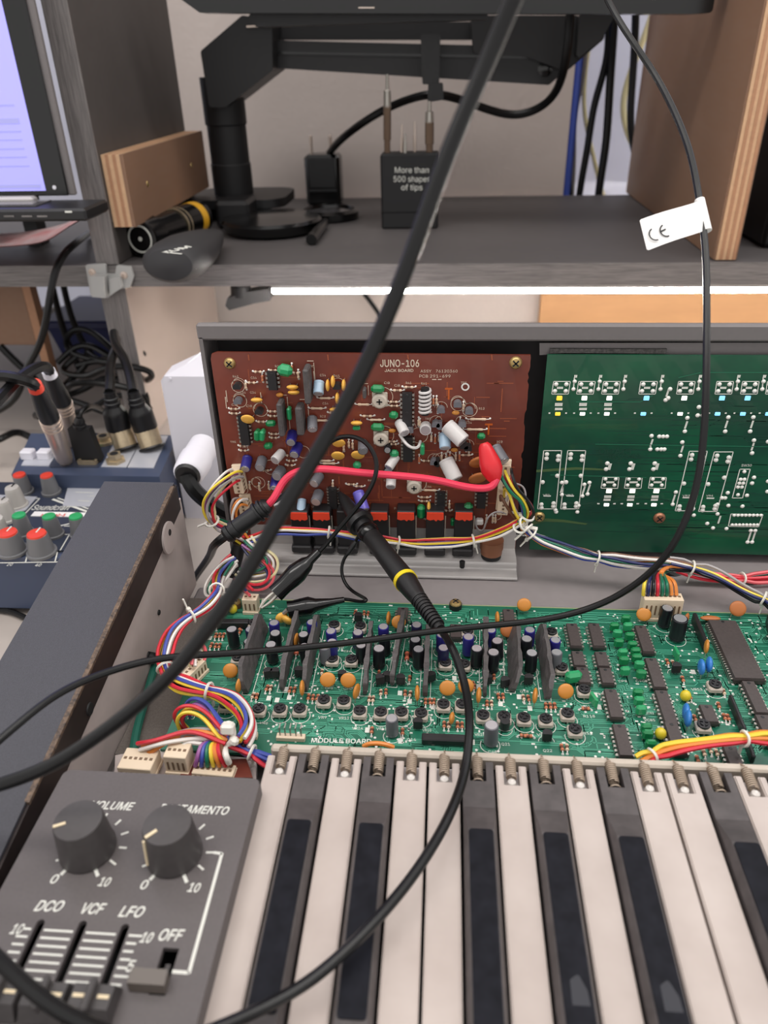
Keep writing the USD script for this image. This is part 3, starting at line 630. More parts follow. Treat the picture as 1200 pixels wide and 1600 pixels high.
part(t, 'body', hexa([e+np.array(v) for v in ((-.009, -.003, 0), (.009, -.003, 0), (-.009, .005, 0), (.009, .005, 0))], [b+np.array(v) for v in ((-.011, -.003, 0), (.011, -.003, 0), (-.011, .005, 0), (.011, .005, 0))]), K_DULL, smooth=False)
part(t, 'boot', rod(e, D(124, 652, .62), [(0, .005), (.3, .0055), (.35, .004), (.6, .0045), (1, .003)], 14), K_RUBBER)
part(t, 'cable', tube([D(124, 652, .62), D(126, 645, .62), D(136, 636, .63), D(160, 640, .70)], .0022), K_CABLE)
# tangle of leads behind the mixer
for i in range(5):
    r_ = random.Random(40+i); c = Z(140+12*i, 655-10*i, .03)
    P = [c+np.array([.06*math.cos(a*1.0+i)*(.7+.5*r_.random()), .035*math.sin(a+i*.7), .012*i+.012*math.sin(2*a+i)+.004]) for a in np.linspace(0, 6.6, 12)]
    solo('coiled_lead', f'black lead coiled in the tangle behind the mixer', 'cable', tube(P, .0034), K_CABLE, group='coiled leads behind the mixer')
solo('side_lead', 'black lead running into the back of the mixer from the left edge', 'cable', tube([Z(-30, 690, .03), Z(0, 686, .035), Z(30, 676, .03), Z(58, 688, .02), Z(80, 676, .01)], .0035), K_CABLE)
a_ = Z(0, 952, .003)
solo('bench_lead', 'thin black lead lying on the bench left of the black end panel', 'cable', tube([Z(-40, 946, .003), Z(0, 953, .003), Z(20, 957, .003), Z(52, 972, .003), Z(90, 995, .003)], .0022), K_CABLE)

# ================================================================== white power box and its plug
zb = .135
q0 = Z(250, 588, zb)
t = thing('power_box', 'white plastic power box behind the left end of the lid', 'power box', (q0[0]+.09, q0[1]+.06, 0))
part(t, 'housing', trimesh.convex.convex_hull(np.array([(q0[0], q0[1], 0), (q0[0], q0[1], zb-.004), (q0[0]+.003, q0[1], zb), (q0[0]+.02, q0[1]-.0, zb), (q0[0]+.18, q0[1], zb), (q0[0]+.18, q0[1], 0), (q0[0]+.045, q0[1]+.10, zb+.004), (q0[0]+.18, q0[1]+.10, zb+.004), (q0[0]+.045, q0[1]+.10, 0), (q0[0]+.18, q0[1]+.10, 0), (q0[0]+.0, q0[1]+.03, 0), (q0[0], q0[1]+.03, zb-.002)])), WHITEP, smooth=False)
a, b = D(305, 685, .56), D(293, 750, .53)
part(t, 'ridge', tube([q0+[.008, -.001, -.002], q0+[.030, .10, .005]], .0012, 6, 0), WHITEP)
part(t, 'socket', box(.035, .02, .035, (a[0]+.015, q0[1]-.009, a[2]-.01), .004), WHITEP)
t = thing('mains_plug', 'white round mains plug with a black cable, left of the brown board', 'plug', b)
a, b = D(318, 698, .562), D(293, 742, .53)
part(t, 'body', rod(a, b, [(0, .0108), (.4, .0108), (.45, .0102), (.47, .0118), (.6, .0118), (.95, .0108), (1, .0095)], 26), WHITEP)
part(t, 'gland', rod(b-(b-a)*.02, b+(b-a)*.06, [(0, .0098), (1, .008)], 22), K_RUBBER)
part(t, 'cable', tube([b, D(296, 752, .53), D(306, 768, .53), D(326, 785, .535), D(350, 800, .54), D(380, 815, .55)], .0056), K_CABLE)

# ================================================================== synthesizer case, end panel
t = thing('synthesizer_case', 'open grey bottom case of the synthesizer with black end panel', 'synthesizer case', (.2, .2, 0))
xc0, xc1 = Z(163, 752, .140)[0], -.1575
part(t, 'bottom_tray', box(1.03, .405, .052, (xc1+.515+.0005, .183, .034), .002), CHASSIS, smooth=False)
zt0, zt1 = .1525, .094   # end panel top, back to front
def zc(y): return .140-(.3795-y)*.154
yb_, yf_ = .3795, -.02
V = [(xc0, yb_, zc(yb_)), (xc1, yb_, zc(yb_)), (xc0, yf_, zc(yf_)), (xc1, yf_, zc(yf_))]
part(t, 'end_cheek', hexa(V, [(xc0, yb_, zc(yb_)-.016), (xc1, yb_, zc(yb_)-.016), (xc0, yf_, zc(yf_)-.016), (xc1, yf_, zc(yf_)-.016)]), CHEEK, smooth=False)
part(t, 'cheek_flange', hexa([(xc1+.0001, yb_, zc(yb_)-.0015), (xc1+.0012, yb_, zc(yb_)-.0015), (xc1+.0001, yf_, zc(yf_)-.0015), (xc1+.0012, yf_, zc(yf_)-.0015)], [(xc1+.0001, yb_, zc(yb_)-.018), (xc1+.0012, yb_, zc(yb_)-.018), (xc1+.0001, yf_, zc(yf_)-.018), (xc1+.0012, yf_, zc(yf_)-.018)]), CHEEK_IN, smooth=False)
part(t, 'worn_edge', hexa([(xc1-.0006, yb_-.004, zc(yb_)+.0002), (xc1+.0014, yb_-.004, zc(yb_)-.0002), (xc1-.0006, .18, zc(.18)+.0002), (xc1+.0014, .18, zc(.18)-.0002)], [(xc1-.0004, yb_-.004, zc(yb_)-.0015), (xc1+.0014, yb_-.004, zc(yb_)-.0018), (xc1-.0004, .18, zc(.18)-.0015), (xc1+.0014, .18, zc(.18)-.0018)]), WORN, smooth=False)
part(t, 'cheek_outer', hexa([(xc0, yb_, zc(yb_)-.016), (xc0+.003, yb_, zc(yb_)-.016), (xc0, yf_, zc(yf_)-.016), (xc0+.003, yf_, zc(yf_)-.016)], [(xc0, yb_, .008), (xc0+.003, yb_, .008), (xc0, yf_, .008), (xc0+.003, yf_, .008)]), CHEEK, smooth=False)
xw = xc1-.0008
part(t, 'side_wall', hexa([(xw-.002, .387, zc(.387)-.016), (xw, .387, zc(.387)-.016), (xw-.002, yf_, zc(yf_)-.016), (xw, yf_, zc(yf_)-.016)], [(xw-.002, .387, .06), (xw, .387, .06), (xw-.002, yf_, .06), (xw, yf_, .06)]), WALLPL, smooth=False)
part(t, 'floor_felt', box(.030, .125, .002, (xw+.016, .307, .0612)), FELT, smooth=False)
part(t, 'deck_plate', box(.88, .108, .012, (xc1+.0295+.44, .406, .072), .001), CHASSIS, smooth=False)
# round tab on the wall and small holes
o = X(262, 840, xc1+.0014)
tb = part(t, 'round_tab', align(lathe([(.0095, 0), (.0095, .0012), (.0088, .0014)], 28), (1, 0, 0), o), WALLPL, 'pale round tab with a hole')
part(tb, 'tab_hole', align(lathe([(.002, 0), (.0018, .0003)], 14), (1, 0, 0), o+[.0014, .001, .003]), K_DULL)
for x, y, r_ in ((247, 861, .002), (140, 1108, .0032), (248, 957, .0016), (232, 1024, .0022)):
    o = X(x, y, xc1+.0013 if x < 200 else xw+.0002); part(t, 'screw_hole', align(lathe([(r_, 0), (r_*.9, .0006)], 16), (1, 0, 0), o), K_DULL)
o = X(234, 1028, xw); part(t, 'wall_clip', align(lathe([(.0035, 0), (.003, .003), (.0015, .0045)], 14), (1, 0, 0), o), K_PLASTIC)
part(t, 'board_post', cat([box(.008, .008, .0195, (x, y, .0695)) for x in (-.12, .0, .12) for y in (.245, .34)]), CHASSIS)
solo('teal_wire', 'teal earth wire running down beside the case wall', 'wire', tube([Z(252, 1010, .064), Z(242, 1040, .0655), Z(228, 1090, .0655), Z(214, 1140, .0655), Z(208, 1176, .0655)], .0022), TEAL)

# ================================================================== keyboard
ZK, P0, PX = .100, -.0648, .013674
t = thing('keyboard', 'keyboard with white and black keys and a spring behind every key', 'keyboard', (.05, .15, .06))
yk0, ykb = .05, .2162
part(t, 'key_frame', box(.40, .235, .014, (.125, .115, .068)), K_DULL)
part(t, 'spring_rail', box(.40, .0042, .0072, (.1285, .2235, .0934), .0009), RAIL)
part(t, 'rail_base', box(.40, .003, .018, (.1285, .2236, .081)), K_DULL)
pat = 'WBWBWWBWBWBWWBWBWWBWBWBW'
wi = [i for i, c in enumerate(pat) if c == 'W']
def coil(a, b, r, wire, turns):
    n = turns*12; s_ = np.linspace(0, 1, n); P = np.c_[r*np.cos(s_*turns*2*math.pi), r*np.sin(s_*turns*2*math.pi), s_*np.linalg.norm(b-a)]
    return align(tube(P, wire, 5, 0), b-a, a)
for i, c in enumerate(pat):
    xc = P0+PX*i; ys = .2093
    if c == 'W':
        k_ = wi.index(i); xl_f, xr_f = P0-.0068+.02345*k_, P0-.0068+.02345*(k_+1)
        # the tail runs between the black keys, the head is wide
        wl_ = .00625
        xa_, xb_ = xc-wl_, xc+wl_
        nl = pat[i-1] != 'B' if i else True; nr = (pat[i+1] != 'B') if i+1 < len(pat) else True
        rec = .0032; yr = .2065
        outline = Polygon([(xl_f+.0004, yk0), (xr_f-.0004, yk0), (xr_f-.0004, .100), (xb_, .100), (xb_, ykb), (xc+rec, ykb), (xc+rec, yr), (xc-rec, yr), (xc-rec, ykb), (xa_, ykb), (xa_, .100), (xl_f+.0004, .100)]).buffer(-.0005).buffer(.0005)
        m_ = extr(outline, .018); m_.apply_translation([0, 0, ZK-.0185])
        m2 = extr(outline.buffer(-.0005), .0005); m2.apply_translation([0, 0, ZK-.0005])
        k = part(t, 'white_key', cat([m_, m2]), KEY_W, smooth=False)
        part(k, 'spring_recess', box(rec*2, .011, .002, (xc, .2115, ZK-.006)), KEY_WR, smooth=False)
        part(k, 'peg', align(lathe([(.0019, 0), (.002, .003), (.0016, .0045), (.0006, .0052)], 14), (0, 0, 1), (xc, ys-.001, ZK-.005)), PEG)
    else:
        yb2 = .182
        base = Polygon([(xc-.0063, .106), (xc+.0063, .106), (xc+.0063, ykb), (xc+.0033, ykb), (xc+.0033, .2065), (xc-.0033, .2065), (xc-.0033, ykb), (xc-.0063, ykb)])
        m_ = extr(base, .018); m_.apply_translation([0, 0, ZK-.018+.0012])
        cap_ = hexa([(xc-.0049, .112, ZK+.0052), (xc+.0049, .112, ZK+.0052), (xc-.0049, yb2, ZK+.0046), (xc+.0049, yb2, ZK+.0046)], [(xc-.0063, .106, ZK+.001), (xc+.0063, .106, ZK+.001), (xc-.0063, yb2+.012, ZK+.0012), (xc+.0063, yb2+.012, ZK+.0012)])
        k = part(t, 'black_key', cat([m_, cap_]), KEY_K, smooth=False)
        st = extr(smoothpoly([(xc-.0045, .1135), (xc+.0045, .1135), (xc+.0045, yb2-.0005), (xc-.0045, yb2-.0005)], .0012), .0009)
        v_ = st.vertices; v_[:, 2] += ZK+.0048-(v_[:, 1]-.11)*.0086+.0002; st.vertices = v_
        part(k, 'key_strip', st, KEY_S, 'glossy worn playing surface', smooth=False)
        if i in (8, 10): part(k, 'scuff', extr(smoothpoly([(xc-.002, .121), (xc+.0035, .1205), (xc+.0032, .126), (xc+.001, .131), (xc-.0018, .129)], .0008), .0001).apply_translation([0, 0, ZK+.0057]), mat('scuff', (40, 41, 48), .6), 'pale worn patch', smooth=False)
        part(k, 'spring_recess', box(.0066, .011, .002, (xc, .2115, ZK-.006)), K_DULL, smooth=False)
        # the spring's end loop
        part(k, 'spring_loop', tube([(xc+.0021*math.cos(a), ys-.0015, ZK-.001+.0021*math.sin(a)) for a in np.linspace(0, 6.28, 12)], .00035, 5, 0), STEEL)
    a, b = np.array([xc, ys+.0012, ZK-.0012]), np.array([xc, .2198, ZK-.0006])
    sp = part(k, 'spring', coil(a, b, .00195, .00036, 10), STEEL, smooth=True)
    part(k, 'spring_hook', tube([b+[.0, 0, .001], (xc, .2212, ZK-.0004), (xc, .2235, ZK-.0022), (xc, .2258, ZK-.004)], .00035, 5, 4), STEEL)

# ================================================================== control panel with knobs
ZP = .108
t = thing('control_panel', 'dark grey control panel with two round knobs and three sliders left of the keys', 'control panel', (-.11, .12, ZP))
CP = Frame((0, 0, ZP), (1, 0, 0), (0, 1, 0))
xa, xb = -.1497, -.0692; ya_, yb_ = .02, .197
from shapely.geometry import box as sbox
plate = smoothpoly([(xa, ya_), (xb, ya_), (xb, yb_), (xa, yb_)], .003)
slots = []
for (a, b) in (((63, 1443), (34, 1530)), ((129, 1445), (100, 1535)), ((195, 1450), (164, 1540))):
    A, B = CP.uv(*a), CP.uv(*b); B = np.array([A[0], A[1]-.05]); slots.append((A, B))
sw = Polygon([CP.uv(*p) for p in ((238, 1482), (279, 1482), (262, 1556), (214, 1553))])
swx0, swy0, swx1, swy1 = sw.bounds
sw = sbox(swx0+.0035, swy0, swx1-.0008, swy1)
hole = plate
for A, B in slots: hole = hole.difference(LineString([A, B]).buffer(.0014))
hole = hole.difference(sw)
m_ = extr(hole, .0022); m_.apply_translation([0, 0, ZP-.0022])
part(t, 'panel_plate', m_, PANEL_G, smooth=False)
part(t, 'panel_skirt', cat([box(.002, yb_-ya_-.002, .012, (xb-.001, (ya_+yb_)/2, ZP-.0083)), box(xb-xa-.004, .002, .012, ((xa+xb)/2, yb_-.0012, ZP-.0083)), box(.002, yb_-ya_-.002, .012, (xa+.001, (ya_+yb_)/2, ZP-.0083))]), PANEL_G, smooth=False)
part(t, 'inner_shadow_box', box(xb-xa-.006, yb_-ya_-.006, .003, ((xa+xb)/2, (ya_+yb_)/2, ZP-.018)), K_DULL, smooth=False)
def pknob(c, rb, lab, lines):
    k = part(t, 'knob', CP.put(lathe([(rb, .0006), (rb, .002), (rb*.965, .0045), (rb*.86, .0158), (rb*.83, .0166), (rb*.3, .0168)], 40), c), K_PLASTIC if False else KNOBM, lab)
    for m_ in lines: part(k, 'pointer', m_, CREAMP, smooth=False)
KNOBM = mat('knob_black', (68, 64, 64), .42, var=.15, scale=400)
CREAMP = mat('cream_paint', (222, 204, 170), .5)
k1, k2 = CP.uv(138, 1327), CP.uv(273, 1334)
def radial(c, ang, r_a, r_b, w_, h): 
    d = np.array([math.cos(ang), math.sin(ang)]); return CP.line(c+d*r_a, c+d*r_b, w_, h, .0003, False)
rb = .0100
a1 = math.atan2(*(CP.uv(88, 1296, .0176)-CP.uv(125, 1285, .0176))[::-1])
a2 = math.atan2(*(CP.uv(237, 1312, .0176)-CP.uv(268, 1292, .0176))[::-1])
pknob(k1, rb, 'volume knob with a cream pointer', [radial(k1, a1, .004, .0082, .0011, .0167)])
pknob(k2, rb, 'portamento knob with a cream pointer', [radial(k2, a2, .0038, .0082, .0012, .0167), rod(CP.w(k2+.0090*np.array([math.cos(a2), math.sin(a2)]), .0155), CP.w(k2+.0098*np.array([math.cos(a2), math.sin(a2)]), .0035), [(0, .0005), (1, .0006)], 8)])
L = []
def tick(x0, y0, x1, y1, w_=.0008): L.append(CP.line((x0, y0), (x1, y1), w_, 0))
for q in ((180, 1289, 189, 1281), (189, 1304, 201, 1300), (186, 1324, 198, 1325), (172, 1344, 181, 1351), (148, 1356, 153, 1369, .0012), (107, 1355, 95, 1367, .0012), (99, 1341, 87, 1345), (164, 1276, 168, 1271), (311, 1296, 320, 1288), (322, 1311, 334, 1307), (322, 1332, 334, 1332), (310, 1352, 318, 1359), (287, 1367, 292, 1379, .0012), (244, 1365, 234, 1375, .0012), (233, 1350, 222, 1354), (234, 1326, 225, 1326)): tick(*q)
for a, b in (((334, 1332), (347, 1334)), ((347, 1333), (295, 1521)), ((295, 1520), (269, 1518))): tick(*a, *b, .0011)
# slider scale
S0, S1 = slots[0][0], slots[2][0]
ytop = CP.uv(100, 1455)[1]
for i in range(9):
    y_ = ytop-i*.00255; 
    L.append(CP.line((S0[0]-(.0052, .0062, .0062, .0062, .0062, .0052, .006, .006, .006)[i], y_), (S0[0]-.0022, y_), .0007, 0, pix=False))
    L.append(CP.line((S0[0]+.0022, y_), (slots[1][0][0]-.0022, y_), .0007, 0, pix=False)); L.append(CP.line((slots[1][0][0]+.0022, y_), (S1[0]-.0022, y_), .0007, 0, pix=False))
    L.append(CP.line((S1[0]+.0022, y_), (S1[0]+(.0068 if i in (0, 5) else .0056), y_), .0007, 0, pix=False))
part(t, 'scale_marks', cat(L), SILK, smooth=False)
for s_, a, b, ch, it in (('VOLUME', (137, 1263), (204, 1266), .0034, .25), ('PORTAMENTO', (247, 1268), (354, 1273), .0034, .25), ('0', (76, 1380), (87, 1380), .0032, .2), ('10', (152, 1384), (168, 1385), .0032, .2), ('0', (217, 1389), (228, 1389), .0032, .2), ('10', (292, 1393), (309, 1394), .0032, .2), ('DCO', (52, 1423), (93, 1424), .0036, .3), ('VCF', (122, 1427), (157, 1428), .0036, .3), ('LFO', (184, 1432), (220, 1433), .0036, .3), ('OFF', (245, 1469), (281, 1470), .0036, .25), ('10', (14, 1459), (31, 1459), .0032, .25), ('10', (217, 1472), (234, 1473), .0032, .25), ('5', (195, 1518), (205, 1518), .0034, .25)):
    part(t, 'lettering', CP.text(s_, a, b, ch, 0, it, True), SILK, smooth=False)
for i, ((A, B), px) in enumerate(zip(slots, ((40, 1549), (103, 1553), (166, 1556)))):
    c = CP.uv(*px, .007); c[0] = A[0]
    k = part(t, 'slider_cap', CP.put(cat([hexa([(-.0062, -.0035, .0062), (.0062, -.0035, .0062), (-.0062, .0035, .0062), (.0062, .0035, .0062)], [(-.0068, -.006, .0008), (.0068, -.006, .0008), (-.0068, .0052, .0008), (.0068, .0052, .0008)]), box(.0022, .0095, .004, (0, -.0005, .0072), .0006), box(.002, .004, .012, (0, 0, -.005))]), c), KNOBM)
    part(k, 'pointer', CP.put(cat([box(.0035, .0011, .0003, (-.0038, .0, .0063)), box(.0035, .0011, .0003, (.0038, .0, .0063))]), c), CREAMP, smooth=False)
c = CP.uv(235, 1530, .004); c = np.array([(swx0+swx1)/2-.001, c[1]])
k = part(t, 'rocker_switch', CP.put(hexa([(-.0066, -.0016, .0042), (.0052, -.0016, .0042), (-.0062, .0026, .0052), (.0050, .0026, .0052)], [(-.0064, -.0022, .0004), (.0052, -.0022, .0004), (-.005, .0026, .0), (.005, .0026, .0)]), c), mat('switch_taupe', (92, 84, 78), .45))
part(t, 'switch_stem', box(swx1-swx0-.008, .005, .01, ((swx0+swx1)/2+.001, swy1-.006, ZP-.008)), KNOBM)

# ================================================================== the lid, hinged up behind the boards
YL = .400
t = thing('hinged_top_case', 'dark grey synthesizer lid hinged upright behind the circuit boards', 'synthesizer lid', (.25, YL+.02, .08))
lx0, lz1 = -.1372, .2305; lx1_ = .80
lz1 = Y(305, 506.5, YL)[2]
part(t, 'lip', box(lx1_-lx0, .0045, .0094, ((lx0+lx1_)/2, YL+.00225, lz1-.0047), .0012), LID_G)
part(t, 'top_sheet', hexa([(lx0+.001, YL+.004, lz1-.0006), (lx1_, YL+.004, lz1-.0006), (lx0+.001, YL+.0286, lz1-.0095), (lx1_, YL+.0286, lz1-.0095)], [(lx0+.001, YL+.004, lz1-.0026), (lx1_, YL+.004, lz1-.0026), (lx0+.001, YL+.0286, lz1-.0115), (lx1_, YL+.0286, lz1-.0115)]), LID_G, smooth=False)
lz1 = .2305
part(t, 'back_sheet', box(lx1_-lx0-.006, .0022, .1422, ((lx0+lx1_)/2, YL+.0275, lz1-.0806)), LID_K, smooth=False)
part(t, 'side_flange', box(.0022, .029, .1422, (lx0+.0019, YL+.0145, lz1-.0806)), LID_G, smooth=False)
part(t, 'inner_plate', slabY([(843, 536), (1400, 535), (1400, 556), (1000, 556), (1000, 551), (920, 549), (843, 555)], YL+.004, .0012), LID_G)
part(t, 'foam_strip', box(.062, .0016, .0024, (.0885, YL+.003, .2134)), mat('rough_foam', (52, 50, 50), .9, var=.5, scale=700, rgb2=(96, 92, 90)), smooth=False)
for y_ in (572, 602, 628, 660, 745):
    o = X(330+(y_-572)*.12, y_, lx0+.0008); part(t, 'flange_rivet', align(lathe([(.0016, 0), (.0013, .0007)], 10), (-1, 0, 0), o), STEEL)
# ================================================================== components
def electro(f, t, px, py, r, h, sleeve, lean=(0, 0), at_top=True, label=None):
    """can capacitor; (px, py) is the centre of its top (or of its middle)"""
    hh = h+.0012 if at_top else h*.55
    uv = f.uv(px, py, hh); d = f.u*lean[0]+f.v*lean[1]+f.n; d /= np.linalg.norm(d)
    base = f.w(uv, hh)-d*((h if at_top else h*.5)); 
    if at_top: pass
    c = part(t, 'electrolytic_capacitor', align(lathe([(r*.9, 0), (r, .0005), (r, .0012), (r*.95, .0016), (r, .002), (r, h-.0004), (r*.93, h), (r*.8, h)], 18), d, base), sleeve, label)
    part(c, 'can_top', align(lathe([(r*.82, -.0001), (r*.8, .0002), (r*.1, .0002)], 16), d, base+d*h), CANTOP)
    return c, uv
def stripe(f, t, c): pass
def disc(f, t, px, py, r, ang, m, h=None, thick=.0013, tilt=None, name='ceramic_capacitor', lead=True):
    tilt = (-34 if f.n[2] > .5 and abs(ang) < 30 else 0) if tilt is None else tilt
    """ceramic disc on two leads; ang = turn of its face about the board normal (0 faces along -v)"""
    h = r+.0018 if h is None else h
    uv = f.uv(px, py, h)
    s = trimesh.creation.icosphere(2, 1.0); s.vertices *= [r, thick, r*.95]
    T1 = trimesh.transformations.rotation_matrix(math.radians(tilt), [1, 0, 0]); s.apply_transform(T1)
    c = part(t, name, f.put(s, uv, h, ang), m)
    if lead:
        g = [tube([(sx*r*.55, 0, -h*.45), (sx*r*.6, 0, -h)], .0003, 5, 0) for sx in (-1, 1)]
        part(c, 'leads', f.put(cat(g), uv, h, ang), TIN)
    return c
def flatdisc(f, t, px, py, r, m, h=.0025, sy=.95):
    s = trimesh.creation.icosphere(2, 1.0); s.vertices *= [r, r*sy, .0012]
    return part(t, 'ceramic_capacitor', f.put(s, f.uv(px, py, h), h), m)
def film(f, t, px, py, w_, d_, h, ang, m, lift=.0012):
    uv = f.uv(px, py, lift+h*.6)
    b = box(w_, d_, h, (0, 0, lift+h/2), min(w_, d_)*.32)
    c = part(t, 'film_capacitor', f.put(b, uv, 0, ang), m)
    g = [tube([(sx*w_*.35, 0, lift+.001), (sx*w_*.35, 0, 0)], .0003, 5, 0) for sx in (-1, 1)]
    part(c, 'leads', f.put(cat(g), uv, 0, ang), TIN); return c
def dip(f, t, px, py, n, ang=90, w_=.0064, pitch=.00254, hh=.0042, m=None, label=None, L=None):
    """dual in-line chip, its long axis turned by ang; n = number of pins"""
    L = n//2*pitch+.001 if L is None else L; uv = f.uv(px, py, hh); m = m or ICB
    b = hexa([(sx*(L/2-.0003), sy*(w_/2-.0004), hh) for sx in (-1, 1) for sy in (-1, 1)], [(sx*L/2, sy*w_/2, hh-.0015) for sx in (-1, 1) for sy in (-1, 1)]+[(sx*(L/2-.0003), sy*(w_/2-.0004), .0009) for sx in (-1, 1) for sy in (-1, 1)])
    c = part(t, 'integrated_circuit', f.put(b, uv, 0, ang), m, label, smooth=False)
    g = []
    for i in range(n//2):
        x = (i-(n//2-1)/2)*pitch
        for sy in (-1, 1):
            g.append(box(.0014 if pitch > .002 else .0009, .001, .0003, (x, sy*(w_/2+.0005), hh-.0018)))
            g.append(box(.0011 if pitch > .002 else .0007, .0003, hh-.0018, (x, sy*(w_/2+.001), (hh-.0018)/2)))
    part(c, 'pins', f.put(cat(g), uv, 0, ang), TIN, smooth=False)
    part(c, 'notch', f.put(lathe([(.0009, 0), (.0008, .0001)], 10, (L/2-.0016, 0, hh)), uv, 0, ang), ICK)
    return c
def trimmer(f, t, px, py, ang, base=None, s=1.0):
    h0 = .0042; uv = f.uv(px, py, h0+.001)
    c = part(t, 'trimmer', f.put(box(.0068*s, .0066*s, h0-.0008, (0, 0, (h0+.0008)/2), .0008), uv, 0, 0), base or CREAM)
    r = .0030*s
    g = [lathe([(r, 0), (r, .0009), (r*.9, .0011)], 18)]
    for k in range(4):
        a = math.radians(45+90*k); q = [(.0005, .0005), (r*.62, .0005), (r*.46, r*.46), (.0005, r*.62)]
        w3 = extr(q, .0006); w3.apply_transform(trimesh.transformations.rotation_matrix(math.radians(90*k), [0, 0, 1])); w3.apply_translation([0, 0, .0011]); g.append(w3)
    part(c, 'rotor', f.put(cat(g), uv, h0, ang), ROTOR, smooth=False)
    part(c, 'legs', f.put(cat([box(.0008, .0006, .0012, (x, y, .0006)) for x, y in ((-.0025, .0022), (.0025, .0022), (0, -.0028))]), uv), TIN, smooth=False)
    SILKS.append(f.ring(uv+np.array([.0003, -.0008]), .0046*s, .00035, .0001, 26, 165, 400)); return c
def resistor(f, t, px, py, ang=90, m=None, L=.0042, r=.0009, bands=True, h=.0011):
    uv = f.uv(px, py, h); m = m or RES
    b = lathe([(.0002, -L/2), (r*.8, -L/2+.0001), (r, -L*.40), (r, -L*.25), (r*.82, -L*.2), (r*.82, L*.2), (r, L*.25), (r, L*.4), (r*.8, L/2-.0001), (.0002, L/2)], 10)
    b = align(b, (1, 0, 0), (0, 0, h))
    c = part(t, 'resistor', f.put(b, uv, 0, ang), m)
    if bands: part(c, 'bands', f.put(cat([align(lathe([(r*.84+.00003, -.0002), (r*.84+.00003, .0002)], 10), (1, 0, 0), (x, 0, h)) for x in (-L*.13, 0, L*.13)]), uv, 0, ang), BAND, smooth=False)
    part(c, 'leads', f.put(cat([tube([(sx*L*.48, 0, h), (sx*L*.68, 0, h*.8), (sx*L*.74, 0, 0)], .00028, 5, 0) for sx in (-1, 1)]+[lathe([(.0007, 0), (.0005, .0005), (.0002, .0007)], 8, (sx*L*.74, 0, 0)) for sx in (-1, 1)]), uv, 0, ang), SOLDER)
    return c
def to92(f, t, px, py, ang=0, m=None, silk=True, lean=0, h=.0046):
    uv = f.uv(px, py, h*.6+.0012); m = m or ICK
    a = np.linspace(math.radians(-25), math.radians(205), 12); q = [(.0023*math.cos(x), .0023*math.sin(x)) for x in a]
    b = extr(q, h); b.apply_translation([0, 0, .0016])
    if lean: b.apply_transform(trimesh.transformations.rotation_matrix(math.radians(lean), [1, 0, 0]))
    c = part(t, 'transistor', f.put(b, uv, 0, ang), m, smooth=False)
    part(c, 'leads', f.put(cat([tube([(x, .0004, .0018), (x, .0004, 0)], .00025, 5, 0) for x in (-.0012, 0, .0012)]), uv, 0, ang), TIN)
    if silk: SILKS.append(f.ring(uv, .0036, .0003, .0001, 18, 0+ang, 180+ang)); 
    return c
def header(f, t, uv, n, ang, h=.0065, w_=.0052, pitch=.0025, m=None, slots=True, name='connector', label=None, lift=0):
    """ivory plug housing along its local x, n ways"""
    L = n*pitch+.0012
    b = cat([box(L, w_, h, (0, 0, h/2+lift), .0003), box(L*.98, .0006, h*.35, (0, w_/2, h*.75+lift)), box(L+.0006, w_+.0014, .0022, (0, 0, .0011+lift), .0003)])
    c = part(t, name, f.put(b, uv, 0, ang), m or CONN, label, smooth=False)
    if slots:
        part(c, 'slots', f.put(cat([box(.0009, .0004, h*.42, ((i-(n-1)/2)*pitch, -w_/2, h*.52+lift)) for i in range(n)]+[box(.0013, .0013, .0004, ((i-(n-1)/2)*pitch, 0, h+lift)) for i in range(n)]), uv, 0, ang), CONN_D, smooth=False)
    return c
def pins(f, t, uv, n, ang, pitch=.0025):
    g = box(n*pitch+.001, .0032, .0024, (0, 0, .0012), .0002)
    c = part(t, 'pin_header', f.put(g, uv, 0, ang), CONN, smooth=False)
    part(c, 'pins', f.put(cat([box(.0006, .0006, .0055, ((i-(n-1)/2)*pitch, 0, .0048)) for i in range(n)]+[box(.0006, .003, .0006, ((i-(n-1)/2)*pitch, .0015, .0072)) for i in range(n)]), uv, 0, ang), TIN, smooth=False)
def sip(f, t, a, b, h, m=None, thick=.0022):
    """flat single in-line network standing between pixels a and b"""
    A, B = f.uv(*a), f.uv(*b); L = np.linalg.norm(B-A); ang = math.degrees(math.atan2(*(B-A)[::-1]))
    c = part(t, 'resistor_network', f.put(box(L, thick, h, (0, 0, h/2+.0008), .0005), (A+B)/2, 0, ang), m or ICK)
    n = max(4, int(L/.0025)); part(c, 'pins', f.put(cat([box(.0006, .0005, .001, ((i-(n-1)/2)*.0025, 0, .0004)) for i in range(n)]), (A+B)/2, 0, ang), TIN, smooth=False); return c
def screw(f, t, px, py, r=.0034, m=None, h=0, slot=45):
    uv = f.uv(px, py, h+.0015)
    c = part(t, 'screw', f.put(lathe([(r, 0), (r*.97, .0008), (r*.75, .0017), (r*.3, .002)], 22), uv, h), m or BRASS)
    part(c, 'cross_slot', f.put(cat([box(r*1.2, r*.22, .0006, (0, 0, .0018)), box(r*.22, r*1.2, .0006, (0, 0, .0018))]), uv, h, slot), K_DULL, smooth=False)
def solder(f, px, py, r=.0011): return f.put(lathe([(r, 0), (r*.85, .0005), (r*.4, .0009), (r*.05, .001)], 10), f.uv(px, py))

